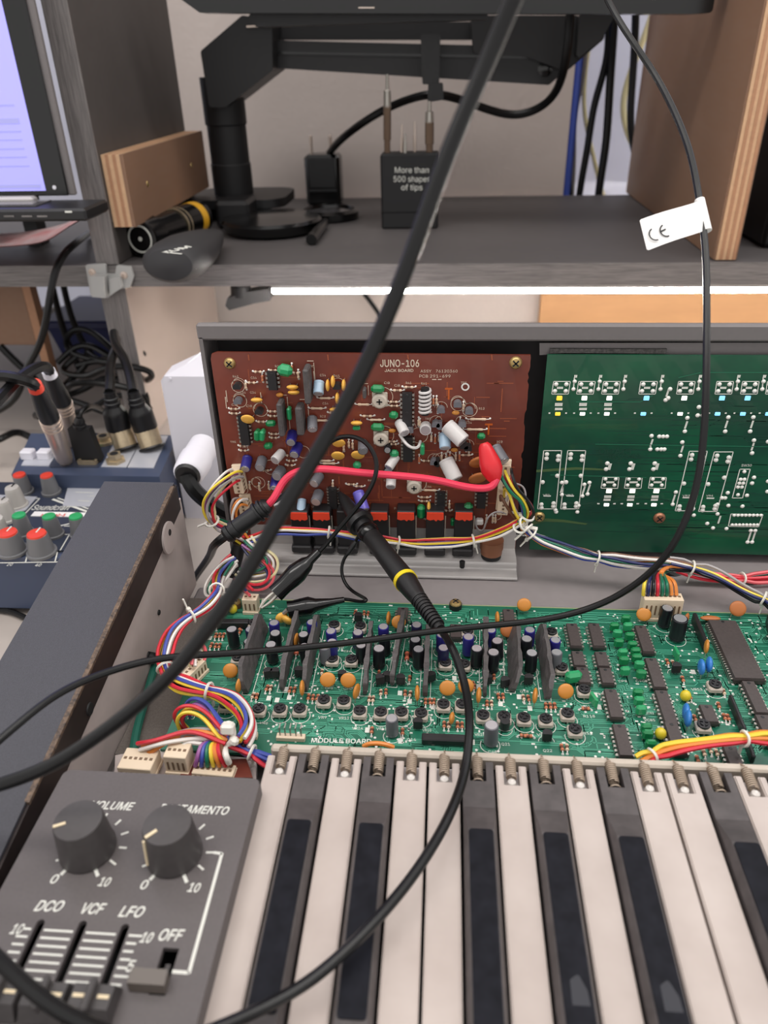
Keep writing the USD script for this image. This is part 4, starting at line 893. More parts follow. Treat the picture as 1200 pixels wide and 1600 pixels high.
# ================================================================== jack board
JB = Frame((0, YL, 0), (1, 0, 0), (0, 0, 1)); SILKS = []
t = JT = thing('jack_board', 'brown circuit board with jack sockets fixed upright inside the lid', 'circuit board', (-.042, YL, .085))
x0, x1, z0, z1 = -.1312, .0470, .0835, .2128
o = [(x0+.002, z0), (x1-.001, z0)]
edge = [(x1, z) for z in np.linspace(z0+.002, z1-.001, 60)]
r_ = random.Random(5); jag = [(x+(-.0007 if (int(i/4) % 3 == 1 and r_.random() < .8) else 0.0004*r_.random()), z) for i, (x, z) in enumerate(edge)]
pg = Polygon(o+jag+[(x0+.004, z1), (x0+.001, z1-.001), (x0, z1-.004), (x0, z0+.002)]).buffer(0)
m_ = extr(pg, .0016); m_.apply_translation([0, 0, -.0016]); m_.apply_transform(JB.T)
part(t, 'board', m_, PCB_B, smooth=False)
L = []
r_ = random.Random(9)
for i in range(170):
    a = np.array([x0+.008+r_.random()*.16, z0+.02+r_.random()*.095]); h_ = r_.random() < .6; l_ = .003+.012*r_.random()
    b = a+np.array([l_, 0] if h_ else [0, l_]); b = np.minimum(b, [x1-.004, z1-.01])
    L.append(JB.line(a, b, .0004+.0003*r_.random(), .00002, pix=False, t=.00004))
part(t, 'copper_trace', cat(L), TRACE_B, smooth=False, kind='stuff')
for a, b, c_, d_ in ((700, 617, 708, .0075), (762, 672, 770, .0072)):
    part(t, 'board_mark', JB.text('T', (a-5, b+7), (a+7, b+7), .0068, .0001, bold=True), MASK_O, smooth=False)
for px in (388, 512, 637, 768): part(t, 'edge_mark', JB.line((px, 554), (px+1, 563), .0009, .0001), TRACE_B, smooth=False)
for s_, a, b, ch in (('JUNO-106', (594, 573), (655, 573), .0040), ('JACK BOARD', (601, 581), (646, 581), .0016), ('ASSY', (657, 582), (674, 582), .0016), ('76120360', (681, 582), (715, 582), .0016), ('PCB 291-699', (655, 590), (704, 590), .0017), ('HOLD', (580, 796), (596, 796), .0014), ('P.SHIFT', (616, 796), (640, 796), .0014), ('OUT', (487, 793), (498, 793), .0013)):
    part(t, 'lettering', JB.text(s_, a, b, ch, .0001, bold=s_[0] == 'J'), SILK_P, smooth=False)
part(t, 'label_line', JB.line((675, 593), (682, 593), .0005, .0001), SILK_P, smooth=False)
part(t, 'label_line', JB.line((684, 593), (690, 593), .0005, .0001), SILK_P, smooth=False)
screw(JB, t, 358, 569, .0034); screw(JB, t, 806, 568, .0036)
R = RES2
for px, py, L_ in ((403, 581, 1), (427, 579, .9), (393, 598, 1), (365, 639, 1), (366, 646, 1), (408, 659, 1), (426, 643, 1), (426, 650, .9), (428, 678, 1), (428, 684, .9), (462, 583, .6), (379, 697, .9), (380, 704, .9), (621, 610, 1.2), (639, 605, 1.2), (615, 628, 1.1), (616, 634, 1.1), (587, 656, 1.6), (574, 650, 1.3), (665, 645, 1), (568, 632, 1.6), (612, 690, 1), (615, 694, .9), (747, 655, 2.2), (742, 671, 2.2), (508, 720, 1.6), (514, 724, 1.8), (549, 757, 1.1), (561, 760, 1.1), (663, 777, 1.2), (663, 783, 1.1), (666, 720, 1), (728, 711, 1.2), (455, 720, .9), (453, 727, .9), (452, 712, .8), (508, 622, 1.5), (495, 638, 1.6), (503, 657, 1.6), (520, 645, 1), (430, 827, 1), (672, 766, 1.8), (668, 811, .8), (700, 798, .8), (550, 795, .9), (415, 735, 1)):
    resistor(JB, t, px, py, 0, RES2, .0042*L_, .0008, L_ < 1.5)
for px, py in ((410, 591), (384, 603), (466, 586), (456, 576), (677, 627), (682, 627), (656, 662), (654, 660), (684, 640), (724, 636), (719, 660), (543, 625), (690, 715), (697, 717), (655, 718), (703, 714), (712, 714), (718, 714), (674, 684), (680, 687), (686, 684), (700, 700), (729, 700), (733, 702), (527, 793), (540, 806), (702, 790), (712, 797), (760, 812), (770, 812), (774, 812), (420, 760), (405, 762), (390, 760), (520, 758), (518, 768), (519, 775), (537, 700), (545, 694), (551, 696)):
    resistor(JB, t, px, py, 90, rnd.choice([RES2, RES2, RES]), .0036, .0008, False)
film(JB, t, 445, 579, .0085, .0066, .006, -12, GREENC2); film(JB, t, 423, 662, .0058, .0036, .004, 4, GREENC)
film(JB, t, 402, 680, .0034, .0066, .006, -4, GREENC); film(JB, t, 410, 680, .003, .0066, .006, -10, GREENC2)
film(JB, t, 452, 646, .0027, .0076, .005, 0, GREENC2); film(JB, t, 419, 697, .0052, .0038, .0044, 10, GREENC)
for px, py in ((590, 608), (590, 668)): film(JB, t, px, py, .0076, .0046, .0044, -2, GREENC)
film(JB, t, 615, 649, .0052, .0044, .0044, 0, GREENC); film(JB, t, 557, 669, .0044, .0022, .003, 0, GREENC2)
film(JB, t, 558, 727, .0048, .0044, .0044, 0, GREENC2); film(JB, t, 616, 709, .0052, .0044, .0044, 0, GREENC2)
film(JB, t, 660, 702, .0026, .0066, .005, 0, GREENC2); film(JB, t, 752, 682, .0046, .0036, .004, 0, GREENC)
film(JB, t, 658, 800, .0048, .0090, .006, 0, GREENC); film(JB, t, 732, 793, .0052, .005, .006, 0, GREENC); film(JB, t, 707, 816, .0022, .0044, .004, 0, GREENC)
film(JB, t, 722, 801, .0044, .0028, .005, -15, OCHRE2)
for px, py in ((457, 605), (401, 625), (459, 613), (557, 661), (524, 640)): disc(JB, t, px, py, .0034, 0, OCHRE2, thick=.0014, tilt=-20)
for px, py in ((512, 602), (537, 602), (527, 622), (670, 792), (520, 596)): disc(JB, t, px, py, .0034, 90, OCHRE2, thick=.0012)
for px, py in ((387, 655), (528, 712), (559, 711), (529, 692)): disc(JB, t, px, py, .0040, 0, OCHRE2, tilt=-62, thick=.0014)
for px, py in ((748, 722), (747, 747)): disc(JB, t, px, py, .0058, 20, OCHRE3, tilt=-55, thick=.002)
for px, py in ((712, 645), (710, 703), (437, 617), (613, 673)): flatdisc(JB, t, px, py, .0022, OCHRE, .0016, .6)
dip(JB, t, 425, 596, 8, 90, w_=.0056, m=ICK); dip(JB, t, 381, 674, 14, 90, w_=.0058, m=ICK); dip(JB, t, 636, 629, 8, 90, w_=.0058, m=ICK); dip(JB, t, 636, 656, 8, 90, w_=.0058, m=ICK); dip(JB, t, 637, 703, 14, 90, w_=.0058, m=ICK, L=.0165, pitch=.0022)
dip(JB, t, 689, 783, 8, 90, w_=.0052, m=ICK); dip(JB, t, 752, 783, 8, 90, w_=.0056, m=ICK); dip(JB, t, 520, 780, 14, 90, w_=.0054, m=ICK, L=.015, pitch=.002)
def jslab(px, py, w_, L_, h):
    uv = JB.uv(px, py, h); c = part(t, 'resin_module', JB.put(box(w_, L_, h, (0, 0, h/2+.0006), .0009), uv), SLABM)
    SILKS_J.append(JB.line(uv+[w_*.9, -L_/2], uv+[w_*.9, L_/2], .0004, .0001, pix=False)); SILKS_J.append(JB.line(uv+[-w_*.2, L_/2+.001], uv+[w_*.9, L_/2+.001], .0004, .0001, pix=False))
SILKS_J = []
jslab(479, 605, .0034, .0205, .011); jslab(438, 657, .0032, .0205, .0105); jslab(468, 659, .0042, .0175, .0095)
jslab(569, 616, .002, .006, .006)
for px, py, rr, hh, m_, ln in ((498, 606, .0031, .0075, SLEEVE_L, (0, -.9)), (488, 662, .0030, .0085, SLEEVE_G, (.15, -.6)), (456, 684, .0031, .0085, SLEEVE_B, (0, -.3)), (463, 703, .0031, .0085, SLEEVE_B, (-.15, -.3)), (385, 724, .0031, .009, SLEEVE_B, (0, -.4)), (408, 724, .0031, .0085, SLEEVE_G, (0, -.2)), (435, 713, .0029, .0085, SLEEVE_W, (-.4, -.2)), (436, 739, .0033, .008, SLEEVE_G, (-.2, -.1)), (430, 754, .0029, .008, SLEEVE_B, (0, -.5)), (495, 749, .0032, .0085, SLEEVE_G, (-.3, -.2)), (496, 777, .0033, .009, SLEEVE_G, (-.1, -.2)), (434, 781, .0028, .0085, SLEEVE_W, (.25, -.9)), (471, 790, .0028, .008, SLEEVE_L, (0, -.9)), (665, 669, .0034, .006, SLEEVE_W, (0, 0)), (628, 668, .003, .009, SLEEVE_W, (.5, -.5)), (567, 698, .003, .008, SLEEVE_G, (.1, -.3)), (613, 722, .0028, .009, SLEEVE_W, (-.6, -.6)), (608, 733, .003, .007, SLEEVE_K, (-.1, 0)), (611, 752, .003, .008, SLEEVE_W, (0, -.6)), (564, 783, .0036, .0125, mat('sleeve_violet', (104, 94, 190), .3), (.5, -.9)), (695, 689, .0034, .009, SLEEVE_L, (.1, -.9)), (780, 710, .0036, .011, SLEEVE_G, (.6, -.6)), (606, 700, .0022, .006, SLEEVE_K, (0, 0))):
    electro(JB, t, px, py, rr, hh, m_, ln, False)
electro(JB, t, 711, 677, .0046, .0135, SLEEVE_W, (1.5, -1.1), False, 'white can capacitor lying at a slant')
electro(JB, t, 704, 734, .0046, .0135, SLEEVE_W, (.8, -1.2), False, 'white can capacitor leaning downwards')
for px, py, a in ((371, 604, 0), (372, 627, 0), (405, 643, 0), (527, 604, 0), (715, 632, 0), (733, 643, 0), (689, 641, 0), (681, 663, 0), (722, 663, 0), (688, 664, 90), (678, 722, 0), (684, 722, 90), (731, 700, 0), (725, 697, 0), (640, 672, 0)):
    to92(JB, t, px, py, a, rnd.choice([ICK, SLEEVE_G]), True)
for px, py in ((593, 627), (595, 687), (647, 762)):
    uv = JB.uv(px, py, .004)
    c = part(t, 'trimmer_coil', JB.put(cat([lathe([(.0044, .0006), (.0046, .002), (.0044, .0042), (.0034, .005), (.0018, .005)], 18), box(.0088, .0086, .0012, (0, 0, .0012), .0003)]), uv), CLEAR)
    part(c, 'slot', JB.put(cat([box(.0032, .0007, .0005, (0, 0, .0051)), box(.0007, .0032, .0005, (0, 0, .0051))]), uv), K_DULL, smooth=False); SILKS.append(JB.ring(uv+np.array([.0015, .0012]), .0058, .0004, .0001, 18, -60, 120))
uv = JB.uv(664, 627, .004)
c = part(t, 'relay_coil', JB.put(align(coil(np.zeros(3), np.array([0, 0, .014]), .003, .0009, 6), (0, -1, 0), (0, .007, .004)), uv), SLEEVE_W, smooth=True)
part(c, 'core', JB.put(align(lathe([(.0024, 0), (.0024, .016)], 14), (0, -1, 0), (0, .008, .004)), uv), K_DULL)
part(t, 'test_ring', JB.ring(JB.uv(727, 604), .0019, .0009, .0004, 16), SOLDER)
part(t, 'jumper_hook', tube([JB.w(JB.uv(*p), h_) for p, h_ in (((741, 806), .001), ((745, 817), .006), ((751, 820), .007), ((756, 812), .009), ((762, 795), .010), ((775, 788), .009), ((790, 792), .008))], .0006, 6), WC['grey'])
part(t, 'bead', JB.put(box(.0046, .004, .004, (0, 0, .002), .0008), JB.uv(749, 812)), WHITEP2)
part(t, 'jumper_loop', tube([JB.w(JB.uv(*p), h_) for p, h_ in (((625, 674), .004), ((640, 685), .010), ((652, 690), .008), ((657, 687), .002))], .0009, 6), SLEEVE_W)
rings = [(JB.uv(357+150*i % 400, 640), .003) for i in range(0)]
for px, py, r2 in ((375, 626, .004), (372, 603, .0038), (407, 640, .0042), (716, 631, .0042), (734, 640, .0042), (474, 706, .004), (424, 730, .005), (404, 754, .004), (380, 765, .003), (400, 753, .003), (776, 806, .0028), (655, 680, .005), (690, 717, .004), (700, 716, .004)):
    SILKS_J.append(JB.ring(JB.uv(px, py), r2, .0004, .0001, 20))
for px, py in ((353, 610), (407, 613), (490, 580), (352, 620)): SILKS_J.append(JB.line((px, py), (px+2, py+18), .0005, .0001))
part(t, 'printed_legend', cat(SILKS+SILKS_J+[JB.text(random.Random(i).choice(['R12', 'C34', 'TR5', 'R41', 'C8', 'IC2']), (px, py), (px+9, py), .0013, .0001) for i, (px, py) in enumerate([(364, 590), (392, 592), (430, 574), (375, 615), (391, 615), (385, 636), (362, 634), (482, 574), (500, 588), (522, 589), (600, 600), (634, 600), (658, 601), (720, 600), (748, 640), (728, 662), (664, 656), (616, 604), (504, 632), (500, 652), (776, 692), (600, 752), (665, 762), (360, 692), (379, 700), (575, 752), (774, 803), (690, 769), (752, 770)])]), SILK_P, smooth=False, kind='stuff')
# sockets along the lower edge
for i, (px, lab) in enumerate(((467, 0), (502, 0), (540, 0), (592, 0), (634, 0), (680, 0), (725, 0))):
    a = JB.uv(px, 806, .011)
    top, bot_ = a[1]+.0028, .0862
    bl = part(t, 'jack_socket', JB.put(cat([box(.0112, top-bot_, .0105, (0, (bot_-a[1]+top-a[1])/2, .00535), .0006), box(.0128, .005, .0125, (0, bot_-a[1]+.0025, .00625), .0008)]), a), ICK, smooth=False)
    if i != 2:
        q = [(-.0050, .0022), (.0050, .0022), (.0052, -.0022), (.0034, -.0030), (.0016, -.0024), (.0006, -.0036), (-.0008, -.0024), (-.0030, -.0030), (-.0052, -.0022)]
        g = extr(q, .0012); part(bl, 'orange_bushing', JB.put(g, a, .0104), ORANGE, smooth=False)
        part(bl, 'contact', JB.put(box(.0007, .014, .0006, (.0062, -.0075, .010)), a), TIN, smooth=False)
uv = JB.uv(768, 850, .008)
c = part(t, 'round_socket', rod((uv[0], YL-.010, .098), (uv[0], YL-.010, .0862), [(0, .0072), (.5, .0072), (.52, .0066), (.8, .0066), (.82, .0058), (1, .0058)], 24), COPPER)
part(c, 'socket_rim', rod((uv[0], YL-.010, .0895), (uv[0], YL-.010, .0858), [(0, .0062), (1, .0062)], 22), K_DULL)
# its metal bracket
prof = [(YL+.001, .0835), (YL+.001, .0990), (YL-.0002, .0990), (YL-.0002, .0850), (YL-.0135, .0850), (YL-.0150, .0846), (YL-.0160, .0832), (YL-.0162, .0812), (YL-.0172, .0806), (YL-.0250, .0806), (YL-.0254, .0800), (YL-.0254, .0790), (YL-.016, .0790), (YL-.0152, .0800), (YL-.0148, .0828), (YL-.0135, .0835)]
bl_, br_ = -.1215, .0470
pm = extr(prof, br_-bl_); v_ = pm.vertices.copy(); pm.vertices = np.c_[v_[:, 2]+bl_, v_[:, 0], v_[:, 1]]
part(t, 'metal_bracket', pm, ALU, smooth=30)
a = Z(722, 886, .0808); part(t, 'bracket_screw', lathe([(.0017, 0), (.0017, .0042), (.0012, .0046)], 12, tuple(a)), K_DULL)
j1 = header(JB, t, JB.uv(373, 748, .004), 6, 94, h=.0085, w_=.0058, name='connector'); j2 = header(JB, t, JB.uv(383, 789, .004), 4, 94, h=.0085, w_=.0056)
j3 = header(JB, t, JB.uv(788, 741, .004), 6, 88, h=.0085, w_=.006); j4 = header(JB, t, JB.uv(786, 784, .004), 5, 88, h=.0085, w_=.006)

# ================================================================== panel board
PB = Frame((0, YL, 0), (1, 0, 0), (0, 0, 1)); SILKS = []
t = thing('panel_board', 'dark green circuit board, solder side out, fixed upright inside the lid at the right', 'circuit board', (.3, YL, .085))
p0, p1, pz0, pz1 = .0560, .60, .0848, .2120
part(t, 'board', PB.put(box(p1-p0, pz1-pz0, .0016, ((p0+p1)/2, (pz0+pz1)/2, -.0008)), (0, 0)), PCB_D, smooth=False)
L = []; r_ = random.Random(21)
for i in range(90):
    y_ = pz0+.012+.1*r_.random(); a = p0+.01+.13*r_.random(); l_ = .01+.05*r_.random(); k = .004*(r_.random()-.5)*2
    L.append(PB.line((a, y_), (a+l_, y_), .0004, .00002, .00004, False)); L.append(PB.line((a+l_, y_), (a+l_+abs(k), y_+k), .0004, .00002, .00004, False)); L.append(PB.line((a+l_+abs(k), y_+k), (a+l_+abs(k)+.012, y_+k), .0004, .00002, .00004, False))
part(t, 'copper_trace', cat(L), TRACE_D, smooth=False, kind='stuff')
part(t, 'lettering', PB.text('JUNO-106', (950, 717), (1002, 717), .0034, .0001, mirror=True), TRACE_D, smooth=False)
part(t, 'lettering', PB.text('PIANO', (936, 709), (985, 709), .0034, .0001, mirror=True), TRACE_D, smooth=False)
rs = [PB.line(a, b, .0005, .0001) for a, b in (((900, 628), (1000, 628)), ((1000, 628), (1020, 618)), ((1060, 590), (1095, 582)), ((1100, 582), (1230, 582)), ((860, 742), (1010, 746)), ((930, 694), (1200, 698)))]
part(t, 'copper_track', cat(rs), mat('track_mid', (30, 104, 76), .4), smooth=False)
for q in ([(828, 816), (850, 810), (880, 812), (918, 818), (915, 820), (880, 816), (850, 815), (828, 822)], [(838, 734), (900, 730), (950, 733), (950, 735), (900, 734), (838, 738)]): part(t, 'flux_stain', PB.poly(q, .00005, .0001), mat('flux_stain', (70, 96, 56), .5), smooth=False)
SO = []; W_, Y_, B_ = [], [], []
for px in (876, 915, 954, 1012, 1071, 1131, 1171, 1210):
    q = [PB.uv(*p) for p in ((px-11, 596), (px+15, 596), (px+12, 615.5), (px-14, 615.5))]
    for a, b in zip(q, q[1:]+q[:1]): SILKS.append(PB.line(a, b, .0005, .0001, pix=False))
    SILKS.append(PB.line((px-6, 606), (px+4, 606), .0013, .0001))
    for a, b in ((-7, 600.5), (9, 600.5), (-9, 611), (8, 611)): SO.append(solder(PB, px+a, b, .0013))
    for a, b in ((22, 596), (20, 608)): SO.append(solder(PB, px+a, b, .0012))
    SILKS.append(PB.line((px+21.5, 590), (px+20, 608), .0007, .0001)); SILKS.append(PB.line((px+21, 588), (px+26, 588), .0016, .0001))
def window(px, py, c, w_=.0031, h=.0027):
    part(t, 'painted_glow_window', PB.put(box(w_, h, .0008, (0, 0, .0002), .0003), PB.uv(px, py)), c)  # translucent button window, no lamp: the backlight is put into its glowing colour
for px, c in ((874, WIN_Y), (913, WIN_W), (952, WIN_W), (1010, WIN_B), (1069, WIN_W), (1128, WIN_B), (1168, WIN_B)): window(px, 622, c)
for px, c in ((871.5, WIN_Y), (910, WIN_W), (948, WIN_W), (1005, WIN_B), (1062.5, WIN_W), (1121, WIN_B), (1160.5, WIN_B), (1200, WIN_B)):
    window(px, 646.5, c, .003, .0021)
    for d_ in (-13, 13): SILKS.append(PB.line((px+d_-1.5, 645.5), (px+d_+1.5, 645.5), .0009, .0001))
for px in (873, 911, 950): SILKS += [PB.line((px-6, 632), (px+6, 632), .0019, .0001), PB.line((px-6, 639), (px+6, 639), .0015, .0001)]
for px in (953, 989.5, 1027):
    q = [PB.uv(*p) for p in ((px-11, 745.5), (px+14, 746), (px+12, 763), (px-14, 762.5))]
    for a, b in zip(q, q[1:]+q[:1]): SILKS.append(PB.line(a, b, .0005, .0001, pix=False))
    SILKS.append(PB.line((px-6, 753.5), (px+7, 753.5), .0013, .0001))
    for a, b in ((-7, 748.5), (9, 748.5), (-9, 758), (7, 758)): SO.append(solder(PB, px+a, b, .0012))
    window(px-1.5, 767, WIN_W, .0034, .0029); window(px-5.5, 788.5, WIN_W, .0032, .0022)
    SILKS += [PB.line((px-9, 776), (px+2, 776), .0018, .0001), PB.line((px-10, 781), (px+1, 781), .0014, .0001)]
    for d_ in (-18, 7): SILKS.append(PB.line((px+d_-2, 787), (px+d_+2, 787), .0009, .0001))
    SO += [solder(PB, px-4, 724, .0014), solder(PB, px-6, 733, .0014)]; SILKS.append(PB.line((px+1, 724), (px-2, 734), .0018, .0001))
for (a, b, c, d_) in (((849.5, 704), (877.5, 704), (868.5, 795), (840, 795)), ((887, 704), (915, 704), (904, 795), (876, 795)), ((1077, 705), (1105, 705), (1083, 798), (1055, 798)), ((1116, 706), (1145.5, 706), (1120, 799), (1091.5, 799))):
    q = [PB.uv(*p) for p in (a, b, c, d_)]
    for i, j in zip(q, q[1:]+q[:1]): SILKS.append(PB.line(i, j, .0006, .0001, pix=False))
    q = np.array(q)
    def loc(u_, v_): return q[0]*(1-u_)*(1-v_)+q[1]*u_*(1-v_)+q[2]*u_*v_+q[3]*(1-u_)*v_
    for u_, v_ in ((.2, .06), (.2, .13), (.85, .09), (.85, .155), (.9, .42), (.12, .53), (.18, .92), (.2, .98), (.84, .9), (.84, .955)):
        SO.append(PB.put(lathe([(.0014, 0), (.0012, .0006), (.0004, .001)], 10), loc(u_, v_)))
    c_ = loc(.45, .77)
    SILKS.append(PB.put(box(.0044, .0009, .0001), c_, .0001))
for q in (((1141, 733), (1171, 733), (1157.5, 778), (1144-1, 778)),):
    pass
q = [PB.uv(*p) for p in ((1156, 733), (1172, 733), (1160, 778), (1144, 778))]
for i, j in zip(q, q[1:]+q[:1]): SILKS.append(PB.line(i, j, .0006, .0001, pix=False))
for px, py in ((1163, 737), (1157, 749), (1163, 749), (1155, 755), (1161, 755), (1153, 761), (1159, 761), (1153, 773)): SO.append(solder(PB, px, py, .0012))
part(t, 'lettering', PB.text('SW30', (1158, 729), (1174, 729), .0015, .0001), SILK, smooth=False)
q = [PB.uv(*p) for p in ((1142, 803), (1192, 804), (1185, 823), (1138, 822))]
for i, j in zip(q, q[1:]+q[:1]): SILKS.append(PB.line(i, j, .0006, .0001, pix=False))
for i in range(8): SO += [solder(PB, 1147+i*6, 805, .0011), solder(PB, 1144+i*5.6, 820, .0011)]
for px, py in ((878, 754), (878, 773), (913, 757), (921, 754), (910, 775), (918, 772), (868, 797), (869, 800), (902, 800), (904, 790), (1018, 681), (1016, 702), (1030, 682), (1036, 682), (1042, 682), (1027, 702), (1033, 702), (1038, 702), (1066, 691), (1063, 712), (1074, 653), (1070, 674), (1138, 652), (1133, 674), (1177, 652), (1172, 674), (1178, 688), (1175, 708), (1200, 690), (1056, 769), (1051, 788), (1137, 770), (1128, 778), (1133, 778), (1138, 790), (1105, 818), (1114, 825), (1135, 826), (1173, 829), (1180, 829), (1168, 847), (1175, 847), (1178, 746), (1175, 755), (1167, 774), (1160, 791), (1084, 805), (1083, 795), (1121, 788), (1121, 803), (1200, 752), (1199, 768), (1092, 636), (1104, 636), (1090, 649), (1098, 649), (1044, 622), (1047, 608), (1040, 625)):
    SO.append(solder(PB, px, py, .0013))
for (px, py) in ((1018, 692), (1066, 701), (1072, 664), (1135, 663), (1175, 663), (1176, 698), (1053, 779), (878, 764), (912, 766), (920, 763), (1043, 614), (1124, 812), (1171, 838), (1178, 838)):
    SILKS.append(PB.line((px+2, py-6), (px-2, py+6), .0011, .0001))
part(t, 'solder_joint', cat(SO), SOLDER, kind='stuff')
part(t, 'printed_legend', cat(SILKS), SILK, smooth=False, kind='stuff')
for s_, a, b in (('VR1', (848, 775), (859, 775)), ('VR2', (883, 775), (895, 775)), ('VR3', (1066, 776), (1078, 776)), ('VR4', (1103, 776), (1114, 776))): part(t, 'lettering', PB.text(s_, a, b, .0013, .0001), SILK, smooth=False)
screw(PB, t, 843, 809, .0034); screw(PB, t, 1031, 811, .0036, COPPER)
screw(PB, t, 806, 0, .001) if False else None

# ================================================================== module board
MB = Frame((0, 0, .080), (1, 0, 0), (0, 1, 0)); SILKS = []
t = thing('module_board', 'green circuit board crowded with parts lying flat behind the keys', 'circuit board', (.1, .29, .078))
mx0, mx1, my0, my1 = -.1275, .36, .2335, .3475
part(t, 'board', box(mx1-mx0, my1-my0, .0016, ((mx0+mx1)/2, (my0+my1)/2, .0792)), PCB_G, smooth=False)
part(t, 'board_edge', box(mx1-mx0, .0007, .0018, ((mx0+mx1)/2, my1, .0793)), PCB_E, smooth=False)
L = []; r_ = random.Random(33)
def trk(pts, w_=.00045):
    for a, b in zip(pts, pts[1:]): L.append(MB.line(a, b, w_, .00003, .00005, False))
for i in range(460):
    a = np.array([mx0+.004+.32*r_.random(), my0+.006+.1*r_.random()]); l_ = .006+.03*r_.random(); k = .002+.006*r_.random(); s_ = r_.choice([-1, 1]); n_ = r_.choice([1, 2, 3, 4])
    for j in range(n_):
        o_ = np.array([0, .0011*j]) 
        p = [a+o_, a+o_+[l_, 0], a+o_+[l_+k, s_*k]]
        if r_.random() < .6: p.append(p[-1]+np.array([0, s_*.006]))
        p = [np.clip(q_, [mx0+.001, my0+.001], [mx1-.001, my1-.001]) for q_ in p]; trk(p)
for j in range(6):          # the runs along the back edge
    y_ = my1-.0035-.0018*j
    trk([(-.06-.002*j, y_), (.02-.0022*j, y_)], .0006)
    if j < 4: trk([(.002-.0022*j+.02, my1-.0035-.0016*j), (.002+.02-.0022*j, my1-.011-.0016*j), (.055+.0022*j, my1-.011-.0016*j), (.055+.0022*j, my1-.0035-.0016*j)], .0006)
    trk([(.07+.002*j, y_), (.105, y_), (.3, y_)], .0007)
    trk([(.046+.002*j, y_-.001), (.075, y_-.001)], .0006)
part(t, 'copper_trace', cat(L), TRACE, smooth=False, kind='stuff')
# trimmers
rt = random.Random(3)
for px, py in ((352, 1098), (404, 1105), (437, 1105), (468, 1105), (506, 1091), (537, 1092), (562, 1108), (595, 1110), (627, 1110), (658, 1112), (693, 1098), (722, 1098), (755, 1115), (788, 1117), (819, 1119), (853, 1121), (887, 1112), (913, 1075), (899, 1137), (862, 985), (878, 1040), (522, 974), (563, 976), (519, 1027), (549, 1028), (696, 1033), (725, 1035), (731, 984), (1118, 1067), (1100, 1130), (397, 971), (371, 1025)):
    trimmer(MB, t, px, py, rt.random()*90)
# can capacitors
for px, py, r2, h, m_ in ((362, 983, .0031, .0115, SLEEVE_K), (391, 983, .0029, .0105, SLEEVE_N), (388, 1002, .0027, .0085, SLEEVE_K), (428, 973, .0029, .0105, SLEEVE_B), (430, 989, .0030, .011, SLEEVE_K), (423, 1007, .0031, .0115, SLEEVE_K), (474, 991, .0029, .0105, SLEEVE_K), (487, 972, .0029, .0115, SLEEVE_B), (475, 1010, .0029, .0105, SLEEVE_K), (517, 986, .0029, .0105, SLEEVE_B), (519, 1003, .0029, .0115, SLEEVE_B), (507, 1010, .0030, .0105, SLEEVE_G), (559, 988, .0029, .0105, SLEEVE_N), (564, 1008, .0029, .0105, SLEEVE_K), (599, 979, .0029, .0115, SLEEVE_B), (592, 1013, .0032, .012, SLEEVE_K), (601, 996, .0029, .0105, SLEEVE_K), (651, 976, .0029, .0105, SLEEVE_N), (649, 999, .0030, .011, SLEEVE_K), (654, 1014, .0031, .0115, SLEEVE_K), (690, 992, .0029, .0105, SLEEVE_B), (693, 1012, .0030, .0105, SLEEVE_N), (732, 995, .0030, .0115, SLEEVE_B), (745, 1013, .0031, .0115, SLEEVE_K), (767, 984, .0029, .0105, SLEEVE_B), (777, 1001, .0031, .011, SLEEVE_K), (771, 1019, .0032, .012, SLEEVE_K), (828, 984, .0029, .0105, SLEEVE_B), (823, 998, .0031, .011, SLEEVE_K), (831, 1020, .0031, .0115, SLEEVE_K), (868, 1000, .0029, .0105, SLEEVE_B), (870, 1019, .0029, .0105, SLEEVE_G), (1043, 950, .0033, .012, SLEEVE_K), (1063, 966, .0041, .0135, SLEEVE_K), (612, 1122, .0029, .0105, SLEEVE_G), (768, 1133, .0033, .0115, SLEEVE_G)):
    c, uv = electro(MB, t, px, py, r2, h, m_, (.02*rt.gauss(0, 1), .02*rt.gauss(0, 1)))
    SILKS.append(MB.ring(uv-np.array([0, .0004]), r2+.0012, .00035, .0001, 22, 150, 400))
